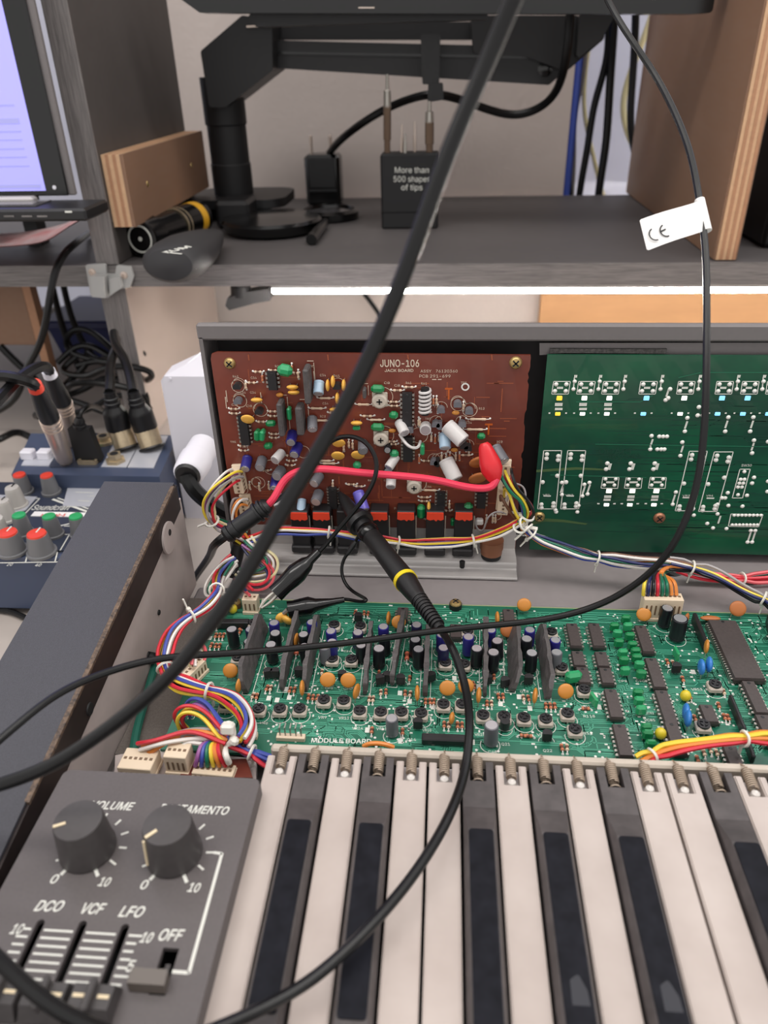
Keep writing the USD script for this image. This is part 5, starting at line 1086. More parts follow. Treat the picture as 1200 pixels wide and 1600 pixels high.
# resin slabs
for f_, b_, lean, h, r2 in (((386, 1086), (417, 985), -.0035, .0145, 1), ((441, 1082), (466, 978), .0005, .0135, 1), ((478, 1083), (499, 985), -.0005, .0135, 1), ((570, 1088), (580, 992), .0004, .0125, 1), ((612, 1074), (630, 975), .0006, .0125, 0), ((664, 1091), (668, 1000), .0003, .0135, 0), ((757, 1091), (757, 986), .0002, .0125, 1), ((797, 1083), (793, 992), .0052, .0125, 0), ((853, 1096), (838, 996), .0030, .0125, 0)):
    A, B = MB.uv(*f_), MB.uv(*b_); Lv = np.linalg.norm(B-A); ex = np.array([*(B-A)/Lv, 0]); ez = np.array([lean, 0, h]); ez /= np.linalg.norm(ez); nn = np.cross(ex, ez); nn /= np.linalg.norm(nn)
    q = [(.0, .0008), (Lv, .0008), (Lv, h*.8), (Lv-.003, h), (Lv*.55, h*1.02), (Lv*.25, h*.98), (.006, h), (.0005, h*.62), (-.0005, h*.3)]
    m_ = extr(smoothpoly(q, .0012), .0022); m_ = trimesh.Trimesh(*trimesh.remesh.subdivide_to_size(m_.vertices, m_.faces, .003)); m_.merge_vertices()
    nz = meshkit.noise(m_.vertices*260+Lv*1e4, 5)-.5
    m_.vertices[:, 2] += -.0011+np.sign(m_.vertices[:, 2]-.0011)*(nz*.0012); m_.vertices[:, 1] += nz*.0006*(m_.vertices[:, 1] > .003)
    T = np.eye(4); T[:3, 0], T[:3, 1], T[:3, 2], T[:3, 3] = ex, ez, nn, MB.w(A); m_.apply_transform(T)
    c = part(t, 'resin_module', m_, SLABM, smooth=40)
    n_ = int(Lv/.0025); part(c, 'pins', cat([box(.0006, .0006, .0022, tuple(MB.w(A+(B-A)*(i+.5)/n_, .001))) for i in range(n_)]), TIN, smooth=False)
    pe = np.array([-(B-A)[1], (B-A)[0]])/Lv*.0026
    for a, b in ((A-pe, B-pe), (A+pe, B+pe), (A-pe, A+pe)): SILKS.append(MB.line(a, b, .0004, .0001, pix=False))
# ceramic discs
for px, py, ang in ((360, 1048, 0), (512, 1062, 8), (544, 1063, -6), (623, 972, 10), (699, 1075, 5), (728, 1072, 0), (819, 945, 0), (793, 985, 0), (1006, 960, -10), (884, 1080, 10), (1153, 951, 0), (1072, 968, 60)):
    disc(MB, t, px, py, .0040 if px not in (1153,) else .0046, ang, OCHRE if px not in (1072, 1153, 793) else OCHRE3)
for px, py, ang in ((374, 1070, 80), (472, 1075, 95), (557, 1080, 75), (652, 1083, 92), (748, 1086, 85), (836, 1087, 80), (607, 966, 88), (777, 966, 90), (706, 1122, 80), (1104, 1010, 75), (463, 1000, 85)):
    disc(MB, t, px, py, .0040 if px != 706 else .003, ang, OCHRE)
disc(MB, t, 440, 965, .0036, 30, OCHRE2, thick=.002); disc(MB, t, 449, 969, .0036, -30, OCHRE2, thick=.002, tilt=25)
flatdisc(MB, t, 1110, 966, .0055, OCHRE3, .0035, .35)
for px, py, ang in ((1096, 1042, 85), (1108, 1038, 80), (1072, 1112, 80), (1075, 1122, 80)): disc(MB, t, px, py, .0042, ang, BLUEC, thick=.0017)
for px, py in ((1071, 1088), (1032, 1147), (351, 952), (364, 952)):
    uv = MB.uv(px, py, .003); s_ = trimesh.creation.icosphere(2, .0026); s_.vertices[:, 2] *= 1.15; part(t, 'tantalum_bead', MB.put(s_, uv, .0034), YELC)
# green film blocks
for px, py in ((960, 978), (965, 989), (967, 1003), (978, 966), (981, 978), (984, 993), (973, 1019), (975, 1031), (977, 1047), (988, 1007), (993, 1017), (995, 1027), (999, 1038), (1002, 1052), (997, 1082), (999, 1094), (1002, 1108), (1012, 1146), (1017, 1162), (1010, 1136)):
    film(MB, t, px, py, .0050, .0030, .0054, rt.gauss(0, 4), rt.choice([GREENC, GREENC, GREENC2]))
film(MB, t, 896, 1056, .0085, .0048, .0066, 14, GREENC2)
for px, py, a in ((928, 1092, 110), (1057, 1020, 95)): film(MB, t, px, py, .0066, .0016, .0056, a, GREENC2)
# chips
for px, py, n in ((897, 991, 14), (932, 991, 14), (904, 1028, 8), (941, 1029, 8), (912, 1054, 8), (948, 1055, 8), (959, 1098, 14), (973, 1155, 14), (1007, 997, 16), (1024, 1050, 16), (1041, 1103, 16), (1056, 1152, 14), (1108, 1114, 8), (1180, 1088, 16), (1201, 1140, 14), (1146, 1180, 8), (795, 961, 8), (629, 958, 8), (712, 985, 8)):
    dip(MB, t, px, py, n, 90)
for px, py in ((1240, 1010), (1245, 1090), (1300, 1050), (1300, 1130)): dip(MB, t, px, py, 16, 90)
dip(MB, t, 1149, 1013, 64, 90, w_=.0170, pitch=.00178, hh=.0050, L=.031*1.87-.004*6.3, label='large processor chip') if False else dip(MB, t, 1149, 1012, 50, 90, w_=.0150, pitch=.00178, hh=.0050, L=.0455, label='large processor chip')
for a, b, h, th in (((340, 981), (391, 981), .0045, .004), ((659, 1160), (728, 1163), .0036, .0044), ((1082, 972), (1100, 1018), .006, .0022), ((1138, 1098), (1160, 1152), .005, .0018), ((1162, 1162), (1174, 1196), .005, .0018), ((1198, 975), (1206, 1010), .006, .0022)):
    sip(MB, t, a, b, h, ICK, th)
# transistors
for px, py, a in ((653, 1131, 0), (789, 1066, 20), (594, 1062, 20), (1057, 1044, 0), (855, 1150, 0), (430, 1052, 0), (419, 1052, 20), (535, 1056, 0), (626, 1062, 0), (674, 1058, 30), (826, 1062, 0), (467, 1050, 0), (560, 965, 0), (789, 1131, 180), (605, 1058, 0), (762, 1062, 20)):
    to92(MB, t, px, py, a)
# resistors
for px, py in ((337, 993), (343, 993), (349, 993), (330, 1008), (337, 1009), (343, 1009), (340, 978), (375, 981), (375, 987), (395, 1087), (401, 1088), (417, 1075), (423, 1075), (453, 1078), (460, 1078), (482, 1089), (489, 1090), (496, 1090), (555, 957), (569, 958), (575, 959), (577, 1092), (583, 1092), (595, 1082), (603, 1081), (633, 1083), (641, 1084), (581, 1141), (629, 1143), (665, 1096), (672, 1096), (678, 1096), (694, 1132), (701, 1133), (715, 1133), (722, 1133), (761, 1099), (768, 1099), (779, 1088), (786, 1088), (818, 1090), (826, 1091), (853, 1103), (860, 1103), (867, 1103), (878, 1168), (886, 1168), (1043, 1034), (1052, 1036), (1067, 1061), (1123, 1102), (1132, 1120), (1138, 1121), (1086, 1122), (772, 1058), (414, 1048), (475, 1049), (503, 1050), (592, 1052), (741, 1073), (739, 1069), (1078, 1088), (1131, 1081), (640, 1060), (1110, 1172), (1100, 1176), (1120, 1176), (1090, 1186)):
    resistor(MB, t, px, py, 90+rt.gauss(0, 3), rt.choice([RES, RES, RES, RES2]), .0038, .0009)
for px, py in ((464, 1017), (636, 1025)): resistor(MB, t, px, py, 90, mat('resistor_coral', (214, 112, 84), .4), .0056, .0013, True, .0016)
for px, py in ((915, 1107), (819, 1149), (825, 1150)): resistor(MB, t, px, py, 0, RES, .004, .0009)
# connectors
header(MB, t, MB.uv(394, 955), 3, 0, h=.0105, w_=.0062)
header(MB, t, MB.uv(303, 1062), 6, 68, h=.0085, w_=.0062)
header(MB, t, MB.uv(310, 1032), 5, 68, h=.0085, w_=.0062) if False else None
big = header(MB, t, MB.uv(1029, 965), 8, 0, h=.0150, w_=.0068, label='tall ivory eight-way connector')
pins(MB, t, MB.uv(455, 1155), 5, 0); pins(MB, t, MB.uv(389, 1152), 3, 0)
screw(MB, t, 712, 940, .0034, BRASS, .003); part(t, 'standoff', MB.put(lathe([(.0036, 0), (.0036, .0032)], 18), MB.uv(712, 941, .004)), K_DULL)
screw(MB, t, 367, 938, .0032, BRASS, .003); part(t, 'standoff', MB.put(lathe([(.0034, 0), (.0034, .0032)], 18), MB.uv(367, 939, .004)), COPPER)
# brown side board and three plugs at the front left
part(t, 'side_board', MB.poly([(290, 1190), (385, 1185), (395, 1215), (280, 1215)], .0006, .002), PCB_B, smooth=False)
SB = Frame((0, 0, .0795), (1, 0, 0), (0, 1, 0))
header(MB, t, MB.uv(219, 1196, .004), 6, -2, h=.0085, w_=.0115, pitch=.00235); header(MB, t, MB.uv(281, 1190, .004), 4, -2, h=.0115, w_=.0085, pitch=.0023); header(MB, t, MB.uv(334, 1202, .004), 7, -3, h=.0040, w_=.006, pitch=.0025)
part(t, 'plug_shelf', MB.poly([(178, 1228), (180, 1180), (250, 1168), (400, 1186), (400, 1232)], -.006, -.0015), WALLPL, smooth=False)
# legends
for s_, a, b, ch in (('MODULE BOARD', (486, 1160), (580, 1162), .0026), ('VR7', (345, 1115), (357, 1116), .0016), ('VR8', (405, 1131), (418, 1132), .0014), ('VR9', (497, 1123), (510, 1123), .0017), ('VR13', (529, 1124), (545, 1124), .0017), ('VR14', (550, 1140), (567, 1140), .0017), ('VR11', (588, 1141), (604, 1141), .0017), ('Q14', (636, 1158), (650, 1158), .0017), ('VR10', (660, 1143), (674, 1143), .0016), ('VR24', (742, 1150), (758, 1150), .0016), ('Q21', (784, 1165), (797, 1165), .0016), ('C49', (763, 1177), (777, 1177), .0016), ('VR', (839, 1150), (850, 1150), .0016), ('Q22', (849, 1175), (863, 1175), .0016), ('R118', (912, 1121), (930, 1121), .0016), ('VR51', (908, 1105), (922, 1105), .0013), ('R52', (912, 1148), (926, 1148), .0016), ('VR53', (1081, 1079), (1098, 1079), .0016), ('IC58', (1138, 1068), (1156, 1069), .0015), ('CP3', (508, 1077), (520, 1077), .0015), ('CP5', (537, 1078), (549, 1078), .0015), ('Q16', (772, 1083), (782, 1083), .0014), ('Q18', (813, 1082), (826, 1082), .0014), ('R50', (538, 1009), (549, 1009), .0015), ('C24', (537, 1019), (548, 1019), .0015), ('R38', (529, 1013), (537, 1013), .0013), ('Q15', (708, 1005), (718, 1005), .0014), ('C53', (780, 1039), (790, 1039), .0015), ('C51', (780, 1048), (790, 1048), .0015), ('C31', (604, 1032), (614, 1032), .0015), ('TO', (291, 1124), (303, 1124), .0026), ('CP8', (967, 1066), (980, 1066), .0015), ('C90', (994, 1066), (1008, 1066), .0015), ('VCB5', (1007, 1127), (1024, 1127), .0014), ('IC82', (1010, 1116), (1022, 1116), .0014), ('C10', (1002, 1178), (1014, 1178), .0014), ('VR', (368, 1017), (376, 1017), .0012), ('C21', (376, 1016), (386, 1016), .0013)):
    part(t, 'lettering', MB.text(s_, a, b, ch, .0001, bold=s_ == 'MODULE BOARD'), SILK, smooth=False)
def pad(px, py, w_, h): SILKS.append(MB.put(box(w_, h, .0001), MB.uv(px, py), .0001))
for i in range(330):
    px, py = 400+rt.random()*800, 960+rt.random()*205
    pad(px, py, .0008+.0010*rt.random(), .0006+.0005*rt.random())
    if rt.random() < .5: pad(px+4, py+5, .0008, .0014)
for px, py in ((328, 997), (433, 1094), (420, 1091), (446, 1077), (452, 1090), (540, 1062), (625, 1083), (640, 1096), (677, 1105), (811, 1089), (782, 1100), (828, 1107), (748, 1073), (710, 1060), (574, 1141), (626, 1158), (738, 1160), (930, 1086), (936, 1105), (1083, 1050), (1045, 960), (460, 945), (412, 938)): pad(px, py, .0022, .0032)
part(t, 'printed_legend', cat(SILKS), SILK, smooth=False, kind='stuff')
vi = cat([MB.put(lathe([(.0007, 0), (.0006, .0001)], 8), (mx0+.03+.27*rt.random(), my0+.004+.108*rt.random()), .0001) for _ in range(320)])
part(t, 'solder_joint', vi, SOLDER, kind='stuff')
# ================================================================== wire harnesses
def bundle(name, label, pts, cols, rw=.00085, spread=.0022, twist=2.0, ties=(), seed=0, cat_='wires', sm=8):
    """several wires along one centre line; ties = fractions where a nylon tie holds them"""
    r_ = random.Random(seed); p = spline(pts, sm); tt, a, b = frames(p); n = len(cols); s_ = np.linspace(0, 1, len(p))
    t = thing(name, label, cat_, p[len(p)//2])
    for i, c in enumerate(cols):
        ph = 2*math.pi*i/n; rr = spread*(1 if i or n < 5 else .2)
        wob = 1+.35*np.sin(s_*(5+3*r_.random())+6*r_.random())
        pin = np.ones(len(p))
        for q in ties: pin = np.minimum(pin, .55+.45*np.clip(abs(s_-q)/.08, 0, 1))
        ang = ph+twist*s_
        P = p+(rr*wob*pin)[:, None]*(np.cos(ang)[:, None]*a+np.sin(ang)[:, None]*b)
        part(t, 'wire', tube(P, rw, 6, 0), WC[c], c+' wire')
    for q in ties: tie(t, p, tt, q, spread)
    return t
def tie(t, p, tt, q, spread):
    i = min(len(p)-2, max(1, int(q*(len(p)-1)))); R_ = spread*.75+.0016
    th_ = np.linspace(0, 2*math.pi, 15); g = tube([(R_*math.cos(x), R_*math.sin(x), .0003*math.sin(2*x)) for x in th_], .0007, 5, 0)
    g = cat([g, box(.0022, .0026, .0022, (R_+.0004, 0, 0), .0004), box(.006, .0014, .0008, (R_+.004, .001, .0003))])
    part(t, 'nylon_tie', align(g, tt[i], p[i]), NYLON)
def J(px, py, o=.014): return Y(px, py, YL-o)
def M(px, py, h=.012): return Z(px, py, .080+h)
# from the two plugs at the left edge of the jack board round to the tie
bundle('left_plug_wires', 'purple, white and green wires arching from the upper left plug of the brown board', [J(371, 742, .010), J(362, 744, .016), J(345, 756, .022), J(330, 772, .024), J(323, 792, .024), J(330, 812, .024), J(342, 822, .022), J(362, 830, .02), J(382, 840, .02)], ['purple', 'white', 'green', 'cream', 'red', 'grey', 'yellow'], .0008, .0034, .6, (.66,), 1)
bundle('lower_plug_wires', 'orange, grey and black wires curling from the lower left plug of the brown board', [J(381, 782, .010), J(372, 784, .018), J(366, 794, .02), J(365, 812, .02), J(372, 830, .02), J(384, 843, .02)], ['orange', 'grey', 'black', 'orange', 'white'], .0008, .0028, .5, (), 2)
bundle('lower_edge_wires', 'yellow, white and purple wires running along the lower edge of the brown board', [J(384, 846, .022), J(410, 836, .022), J(432, 829, .021), J(470, 829, .020), J(514, 831, .02), J(560, 838, .022), J(610, 845, .022), J(650, 850, .022), J(690, 849, .022), J(735, 845, .022), J(775, 834, .022), J(800, 822, .022), J(816, 812, .02)], ['yellow', 'white', 'blue', 'black', 'purple', 'yellow', 'red'], .0008, .0022, 1.5, (.33, .55, .80), 3)
bundle('right_plug_wires', 'red, blue and yellow wires curving from the right plugs of the brown board', [J(789, 738, .010), J(793, 748, .020), J(803, 765, .022), J(815, 778, .022), J(823, 793, .022), J(824, 806, .021), J(816, 816, .02)], ['yellow', 'green', 'blue', 'red', 'pink', 'black'], .0009, .0030, .8, (.86,), 4)
bundle('right_plug_wires', 'yellow, brown and white wires dropping from the lowest right plug', [J(787, 780, .010), J(790, 770, .018), J(793, 776, .02), J(800, 795, .021), J(812, 812, .02), J(824, 822, .02)], ['yellow', 'brown', 'white'], .0009, .0024, .8, (), 5)
solo('grey_jumper_wire', 'single grey wire looping at the right edge of the brown board', 'wire', tube([J(795, 757, .012), J(806, 756, .012), J(817, 761, .012), J(821, 775, .014), J(816, 795, .018)], .0006), WC['grey'])
tie_t = thing('knotted_tie', 'bunch of pale nylon ties knotted at the right end of the brown board', 'cable tie', J(820, 820, .022))
for px, py, an in ((818, 818, 30), (824, 826, -40), (812, 824, 80)):
    c = J(px, py, .024); part(tie_t, 'tie_loop', align(cat([tube([(.0036*math.cos(x), .0036*math.sin(x), 0) for x in np.linspace(0, 6.28, 15)], .0008, 5, 0), box(.009, .002, .0012, (.006, .001, 0))]), (math.cos(math.radians(an)), -.5, math.sin(math.radians(an))), c), NYLON)
# from there to the right in front of the panel board
bundle('panel_wires', 'green, white and blue wires sagging along the foot of the upright green board', [J(818, 822, .022), J(835, 838, .024), J(870, 852, .026), J(910, 866, .028), J(950, 874, .030), J(1000, 880, .032), J(1040, 880, .034), J(1078, 886, .036)], ['green', 'white', 'blue', 'orange', 'purple', 'brown', 'white', 'navy'], .0009, .0030, 2.4, (.10, .50), 6)
bundle('panel_wires', 'yellow, navy and black wires descending right from the tie above the tall plug', [J(1046, 880, .036), J(1085, 888, .038), J(1120, 900, .042), J(1150, 916, .046), J(1180, 930, .050), J(1200, 938, .054), J(1240, 960, .058)], ['yellow', 'navy', 'black', 'white', 'pink', 'grey'], .0010, .0030, .7, (.18, .78), 7)
bundle('panel_wires', 'red and pink wires with a white tie at the right edge above the grey deck', [J(1060, 884, .024), J(1100, 897, .024), J(1140, 903, .024), J(1180, 904, .022), J(1230, 900, .02), J(1290, 900, .02)], ['red', 'pink', 'red', 'green', 'pink'], .0011, .0026, .9, (.48,), 8)
solo('black_lead', 'thick black lead lying on the grey deck behind the coloured wires', 'cable', tube([J(1035, 892, .012), J(1060, 904, .014), J(1110, 912, .014), J(1160, 918, .012), J(1210, 920, .01), J(1280, 922, .01)], .0030), K_CABLE)
# wires into the tall eight-way plug
t = thing('tall_plug_wires', 'rainbow of eight wires rising from the tall ivory plug to the harness', 'wires', M(1030, 915, .02))
for i, c in enumerate(['yellow', 'navy', 'black', 'red', 'green', 'green', 'orange', 'orange']):
    a = M(1005+7.4*i, 930, .0155); b = M(1007+7.0*i, 912, .022); e = J(1024+3.5*i if i < 6 else 1034+3*(i-6), 893 if i < 6 else 886+3*(7-i), .034); g = J(1050+4*i, 884+.4*i, .035)
    part(t, 'wire', tube([a, b, e, g] if i < 6 else [a, M(1006+6.6*i, 908, .021), J(1032+3*(i-6), 896, .040), J(1040+2*(i-6), 888, .038), J(1090, 888, .038)], .0010, 6), WC[c], c+' wire')
# left knot, loops and the bundle to the front
bundle('left_loop_wires', 'loops of white, green and pink wires hanging below the left end of the brown board', [J(386, 846, .024), J(398, 856, .028), J(416, 866, .030), J(427, 878, .034), J(424, 892, .038), J(408, 900, .040), J(388, 901, .040), J(372, 894, .038)], ['white', 'green', 'purple', 'yellow', 'grey', 'red', 'cream'], .0009, .0036, .7, (), 9)
bundle('left_loop_wires', 'red and navy wires looping down to the small ivory plug at the board corner', [J(384, 850, .024), J(400, 870, .032), J(420, 890, .040), J(418, 908, .046), J(398, 917, .05), J(378, 912, .05), M(390, 925, .016)], ['red', 'navy', 'pink'], .0009, .0020, .6, (), 10)
t = thing('sleeved_bundle', 'black sleeved bundle leaning from the brown board down to the bench at the left', 'wires', J(372, 862, .02))
part(t, 'sleeve', tube([J(374, 850, .022), J(368, 875, .026), J(362, 900, .034)], .0042, 12), K_RUBBER)
bundle('side_wires', 'yellow, red and black wires bowed along the case wall to the front plugs', [J(366, 874, .030), J(352, 886, .036), J(340, 905, .046), M(336, 930, .022), M(318, 950, .020), M(290, 968, .018), M(268, 990, .016), M(258, 1015, .015), M(256, 1035, .014), M(264, 1055, .013), M(285, 1068, .013), M(315, 1077, .013), M(345, 1085, .013), M(368, 1098, .013), M(383, 1118, .013), M(386, 1140, .013), M(376, 1160, .013)], ['yellow', 'red', 'yellow', 'red', 'black', 'white', 'red', 'white', 'blue'], .00095, .0032, .5, (.20, .33, .56, .74), 11)
bundle('side_wires', 'loose white and green loop standing out left of the black sleeve', [J(366, 872, .032), J(350, 880, .036), J(334, 898, .042), J(324, 918, .05), J(326, 928, .052), J(340, 918, .050), J(356, 896, .044), J(368, 880, .036)], ['white', 'green'], .0009, .0012, 1.0, (), 12)
t = thing('front_tie', 'large translucent nylon tie gathering the wires above the front plugs', 'cable tie', M(355, 1150, .012))
part(t, 'strap', tube([M(352, 1134, .017), M(358, 1131, .020), M(364, 1140, .016), M(362, 1158, .014), M(354, 1166, .010), M(353, 1180, .012), M(358, 1192, .008)], .0014, 8), NYLON)
part(t, 'head', align(box(.006, .005, .005, (0, 0, 0), .001), (0, .3, 1), M(356, 1138, .019)), NYLON)
part(t, 'knot', align(box(.004, .004, .004, (0, 0, 0), .0012), (.3, .3, 1), M(366, 1158, .015)), NYLON)
bundle('loop_wires', 'blue, red and yellow wires looping up behind the front plugs', [M(358, 1154, .012), M(345, 1142, .014), M(328, 1124, .016), M(306, 1112, .016), M(288, 1112, .016), M(280, 1122, .012), M(284, 1134, .006), M(290, 1142, .002)], ['red', 'yellow', 'red', 'yellow'], .0009, .0020, .5, (), 13)
bundle('loop_wires', 'blue and purple wires arching highest behind the front plugs', [M(360, 1158, .012), M(346, 1136, .014), M(334, 1118, .016), M(322, 1104, .018), M(306, 1098, .018), M(296, 1104, .014), M(292, 1112, .008), M(292, 1120, .002)], ['blue', 'blue', 'purple'], .0009, .0016, .8, (), 14)
bundle('orange_wires', 'orange, grey and white wires sweeping from the tie to the leftmost front plug', [M(356, 1158, .012), M(332, 1149, .013), M(300, 1144, .014), M(270, 1150, .014), M(244, 1160, .013), M(222, 1168, .009)], ['orange', 'grey', 'orange', 'white', 'red'], .0010, .0024, 1.4, (), 15)
bundle('grey_wires', 'grey wires running from the tie to the middle front plug', [M(354, 1162, .010), M(335, 1160, .011), M(312, 1155, .011), M(292, 1156, .011), M(284, 1164, .010)], ['grey', 'brown', 'white'], .0010, .0018, .8, (), 16)
t = thing('front_plug_wires', 'rainbow row of wires fanning into the seven-way front plug', 'wires', M(335, 1185, .01))
for i, c in enumerate(['purple', 'blue', 'green', 'yellow', 'orange', 'red', 'brown']):
    part(t, 'wire', tube([M(305+9.5*i, 1197, .005), M(309+7*i, 1182, .010), M(316+5*i, 1164, .012), M(334+3*i, 1158, .011)], .0010, 6), WC[c], c+' wire')
bundle('key_wires', 'blue, red and white wires with a nylon tie passing under the first white key', [M(362, 1160, .010), M(378, 1168, .009), M(398, 1178, .008), M(420, 1188, .006), M(440, 1198, .004)], ['blue', 'red', 'purple', 'white', 'blue'], .0010, .0022, .9, (.45,), 17)
bundle('rail_wires', 'orange, red and brown wires lying on the green board above the right keys', [M(1000, 1192, .010), M(1022, 1180, .012), M(1050, 1170, .014), M(1085, 1163, .015), M(1130, 1157, .016), M(1190, 1153, .016), M(1240, 1156, .016)], ['orange', 'red', 'brown', 'orange', 'yellow'], .0011, .0022, 1.2, (.14, .74), 18)
bundle('corner_plug_wires', 'pink and cream wires turning into the plug at the left edge of the green board', [M(300, 1040, .012), M(304, 1022, .014), M(312, 1012, .013), M(318, 1020, .010), M(316, 1032, .008)], ['pink', 'white', 'cream'], .0009, .0016, .6, (), 19)
solo('amber_wire', 'short amber wire lying against the spring rail below the board lettering', 'wire', tube([M(568, 1166, .006), M(580, 1162, .008), M(600, 1163, .008), M(615, 1168, .006)], .0011), WC['orange'])

# ================================================================== test leads, probe, foreground cables
t = thing('test_lead', 'black test lead splitting into a red and a black crocodile clip over the brown board', 'test lead', J(380, 815, .05))
s0, s1 = J(420, 788, .040), J(352, 838, .05)
part(t, 'strain_relief', rod(s1, s0, [(0, .0040), (.05, .0052), (.12, .0052), (.13, .0044), (.17, .0044), (.18, .0056), (.26, .0056), (.27, .0050), (.72, .0050), (.73, .0062), (.77, .0062), (.78, .0050), (.82, .0050), (.83, .0060), (.87, .0060), (.88, .0046), (.92, .0046), (.93, .0052), (1, .0036)], 18), K_RUBBER)
part(t, 'cable', tube([s1+(s1-s0)*-.05, s1+(s1-s0)*.15, Y(328, 868, .395), Y(307, 899, .43), Z(292, 918, .012), Z(270, 935, .004)], .0026), K_CABLE)
part(t, 'red_wire', tube([s0-(s0-s1)*.05, J(428, 778, .040), J(440, 757, .036), J(456, 741, .034), J(480, 734, .034), J(510, 733, .034), J(560, 738, .034), J(620, 743, .033), J(680, 750, .032), J(720, 759, .031), J(752, 763, .030), J(769, 759, .029), J(776, 748, .027)], .0021, 10), REDW, 'pinkish red silicone wire')
c0, c1 = J(774, 752, .026), J(756, 692, .017)
part(t, 'red_clip_cover', rod(c0, c1, [(0, .0030), (.08, .0042), (.3, .0062), (.5, .0060), (.75, .0046), (.92, .0036), (1, .0022)], 22), REDP, 'glossy red clip cover')
part(t, 'black_wire', tube([s0-(s0-s1)*.05, J(440, 776, .036), J(470, 745, .03), J(500, 705, .026), J(520, 688, .026), J(545, 682, .028), J(570, 691, .032), J(585, 712, .036), J(588, 735, .040), J(578, 764, .044), J(556, 795, .046), J(530, 826, .048), J(510, 850, .050), J(498, 863, .052)], .0013, 8), K_CABLE)
d0, d1 = J(498, 862, .052), M(430, 928, .018)
part(t, 'black_clip_cover', rod(d0, d1, [(0, .0024), (.2, .0028), (.28, .0044), (.5, .0060), (.62, .0058), (.8, .0050), (1, .0052)], 22), K_GLOSS, 'glossy black clip cover')
dj = (d1-d0)/np.linalg.norm(d1-d0)
part(t, 'clip_jaw', cat([tube([d1-dj*.002+[.0012, 0, 0], d1+dj*.006+[.0018, 0, 0], d1+dj*.011+[.0004, 0, 0]], [.0011, .0010, .0007], 6), tube([d1-dj*.002-[.0014, 0, 0], d1+dj*.006-[.0020, 0, 0], d1+dj*.011-[.0004, 0, 0]], [.0011, .0010, .0007], 6)]), TIN)

t = thing('oscilloscope_probe', 'black oscilloscope probe with a yellow ring touching the brown board', 'probe', J(600, 860, .04))
e0, e1, e2, e3 = J(561, 815, .026), J(572, 828, .032), D(632, 905, .408), D(688, 983, .372)
tip = J(530, 770, .004)
part(t, 'tip', rod(tip, e0, [(0, .0012), (.25, .0034), (.8, .0050), (1, .0056)], 18), K_RUBBER)
part(t, 'cup', rod(e0-(e1-e0)*.5, e1, [(0, .0070), (.3, .0080), (.36, .0086), (.6, .0080), (.62, .0058), (1, .0058)], 26), K_RUBBER)
part(t, 'collar', rod(e1-(e1-e0)*.1, e1+(e2-e1)*.14, [(0, .0056), (.4, .0066), (.7, .0064), (1, .0056)], 24), K_GLOSS)
part(t, 'barrel', rod(e1+(e2-e1)*.1, e2, [(0, .0054), (.5, .0056), (.9, .0060), (1, .0062)], 24), K_PLASTIC)
part(t, 'yellow_ring', rod(e2+(e3-e2)*.0, e2+(e3-e2)*.06, [(0, .0066), (1, .0066)], 26), YELP)
part(t, 'boot', rod(e2+(e3-e2)*.05, e3, [(0, .0062), (.25, .0052), (.4, .0042), (1, .0026)], 20), K_RUBBER)
for q in np.arange(.42, .95, .055): part(t, 'boot_rib', rod(e2+(e3-e2)*q, e2+(e3-e2)*(q+.026), [(0, .0047-.0018*(q-.4)), (1, .0045-.0018*(q-.4))], 16), K_RUBBER)
part(t, 'cable', tube([e3-(e3-e2)*.1, e3, D(706, 1012, .356), D(722, 1055, .343), D(732, 1105, .326), D(733, 1150, .312), D(726, 1205, .298), D(708, 1260, .282), D(680, 1315, .268), D(640, 1375, .256), D(590, 1435, .245), D(535, 1490, .236), D(480, 1535, .229), D(420, 1570, .223), D(330, 1610, .217), D(160, 1680, .208), D(0, 1760, .2)], .0019, 10), K_CABLE)
g0 = J(560, 838, .034)
part(t, 'ground_lead', tube([e1, g0, J(551, 856, .036), J(541, 868, .038), J(534, 888, .042), J(539, 910, .048), J(553, 925, .054), M(572, 938, .016), M(565, 940, .014), M(545, 937, .012), M(530, 936, .012)], .0010, 8), K_CABLE)
part(t, 'ground_lead_boot', rod(J(556, 846, .035), J(543, 866, .038), [(0, .0012), (.3, .0018), (1, .0012)], 12), K_RUBBER)
h0, h1 = M(538, 937, .012), M(450, 953, .010)
part(t, 'ground_clip_cover', rod(h0, h1, [(0, .0016), (.25, .0022), (.5, .0036), (.62, .0054), (.75, .0052), (.9, .0048), (1, .0050)], 20), K_GLOSS)
part(t, 'ground_clip_jaw', tube([h1, h1+(h1-h0)*.18+[0, 0, -.004]], [.0016, .0008], 8, 0), TIN)

t = thing('scope_lead', 'thin black lead crossing the boards, with a white tag near its top', 'cable', D(1100, 420, .33))
part(t, 'cable', tube([D(780, -520, .36), D(872, -220, .367), D(925, -60, .37), D(952, 5, .37), D(985, 60, .365), D(1022, 115, .36), D(1055, 178, .352), D(1078, 240, .345), D(1092, 310, .338), D(1101, 380, .333), D(1104, 450, .328), D(1104, 540, .322), D(1102, 640, .318), D(1092, 740, .318), D(1072, 810, .322), D(1040, 868, .33), D(990, 915, .342), D(930, 947, .352), D(860, 966, .358), D(780, 976, .36), D(690, 985, .357), D(600, 997, .352), D(500, 1009, .346), D(400, 1018, .336), D(320, 1023, .326), D(240, 1031, .316), D(160, 1053, .305), D(90, 1085, .292), D(30, 1130, .28), D(-40, 1190, .268), D(-180, 1300, .25), D(-380, 1420, .24)], .00155, 10), K_CABLE)
tg = np.array([D(1092, 314, .3345), D(1104, 359, .3330), D(1011, 392, .331), D(999, 344, .3325)])
nn = np.cross(tg[1]-tg[0], tg[3]-tg[0]); nn /= np.linalg.norm(nn)
if nn@FWD > 0: nn = -nn
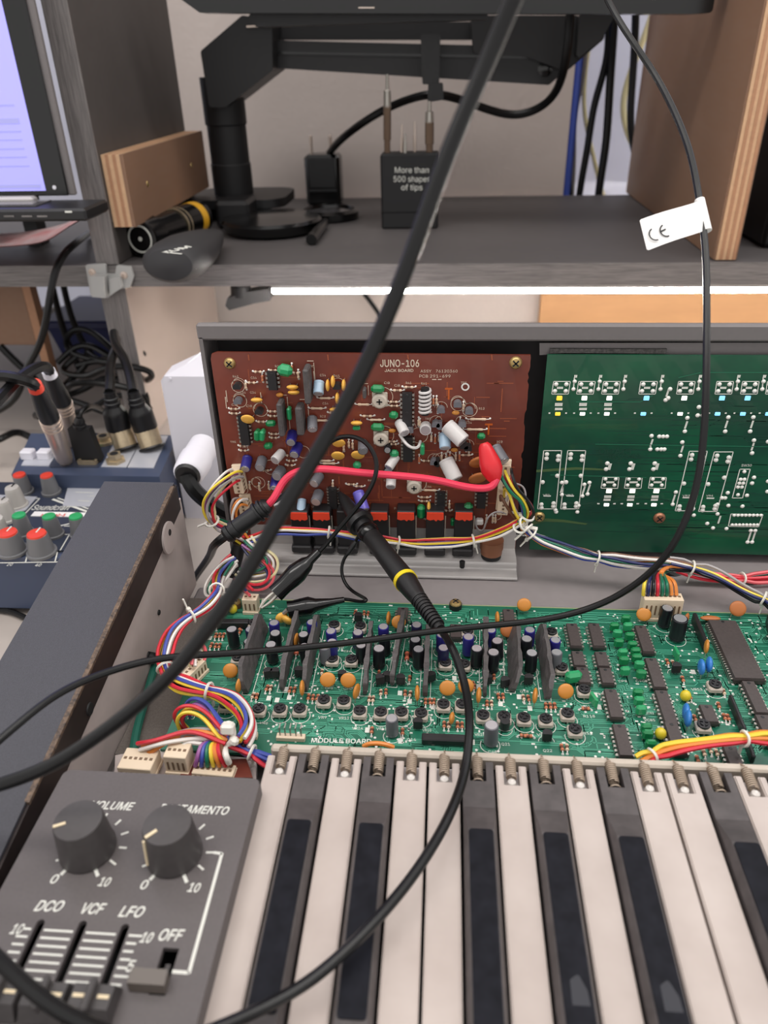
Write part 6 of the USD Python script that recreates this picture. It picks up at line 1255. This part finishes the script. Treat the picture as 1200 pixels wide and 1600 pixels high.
us = (tg[0]-tg[3])/np.linalg.norm(tg[0]-tg[3]); vs = np.cross(nn, us)
TF = Frame(tg[3], us, vs)
tq = [np.array([(q-tg[3])@us, (q-tg[3])@vs]) for q in tg]
tp = smoothpoly(tq, .0008)
V2 = extr(tp, .0004); g = trimesh.Trimesh(*trimesh.remesh.subdivide_to_size(V2.vertices, V2.faces, .003)); g.merge_vertices(); g.vertices[:, 2] += .0006*np.sin(g.vertices[:, 0]*180)
g.apply_transform(TF.T)
part(t, 'white_tag', g, WHITEP2, 'white folded paper tag printed CE')
wr = rod(D(1093, 312, .3378), D(1104.5, 361, .3345), [(0, .0022), (1, .0022)], 16); part(t, 'tag_wrap', wr, WHITEP2)
ce = [TF.ring(TF.uv(1024, 366, .0012), .0028, .0006, .0012, 18, 105, 275, .0002), TF.ring(TF.uv(1041, 360, .0012), .0028, .0006, .0012, 18, 105, 275, .0002)]
c_ = TF.uv(1041, 360, .0012); ce.append(TF.line(c_+[-.0027, .0002], c_+[-.0001, .0006], .0006, .0012, .0002, False))
part(t, 'ce_mark', cat(ce), K_DULL, smooth=False)

t = thing('probe_lead', 'thick blurred black lead slanting across the whole picture in front of everything', 'cable', D(520, 660, .21))
part(t, 'cable', tube([D(990, -520, .158), D(908, -280, .171), D(850, -120, .182), D(802, 0, .190), D(762, 95, .196), D(716, 200, .200), D(678, 300, .203), D(640, 405, .207), D(600, 505, .211), D(556, 600, .215), D(500, 700, .219), D(440, 800, .222), D(385, 895, .226), D(330, 975, .231), D(272, 1048, .237), D(205, 1110, .244), D(135, 1162, .250), D(70, 1200, .255), D(0, 1226, .258), D(-60, 1240, .26), D(-220, 1262, .265), D(-450, 1290, .27)], .00235, 14), K_CABLE)
solo('corner_lead', 'thick black lead crossing the lower left corner over the control panel', 'cable', tube([D(-260, 1250, .22), D(-150, 1345, .217), D(-60, 1440, .215), D(-10, 1492, .215), D(24, 1524, .214), D(60, 1555, .212), D(110, 1588, .21), D(180, 1620, .208), D(330, 1700, .2), D(480, 1800, .19)], .0023), K_CABLE)
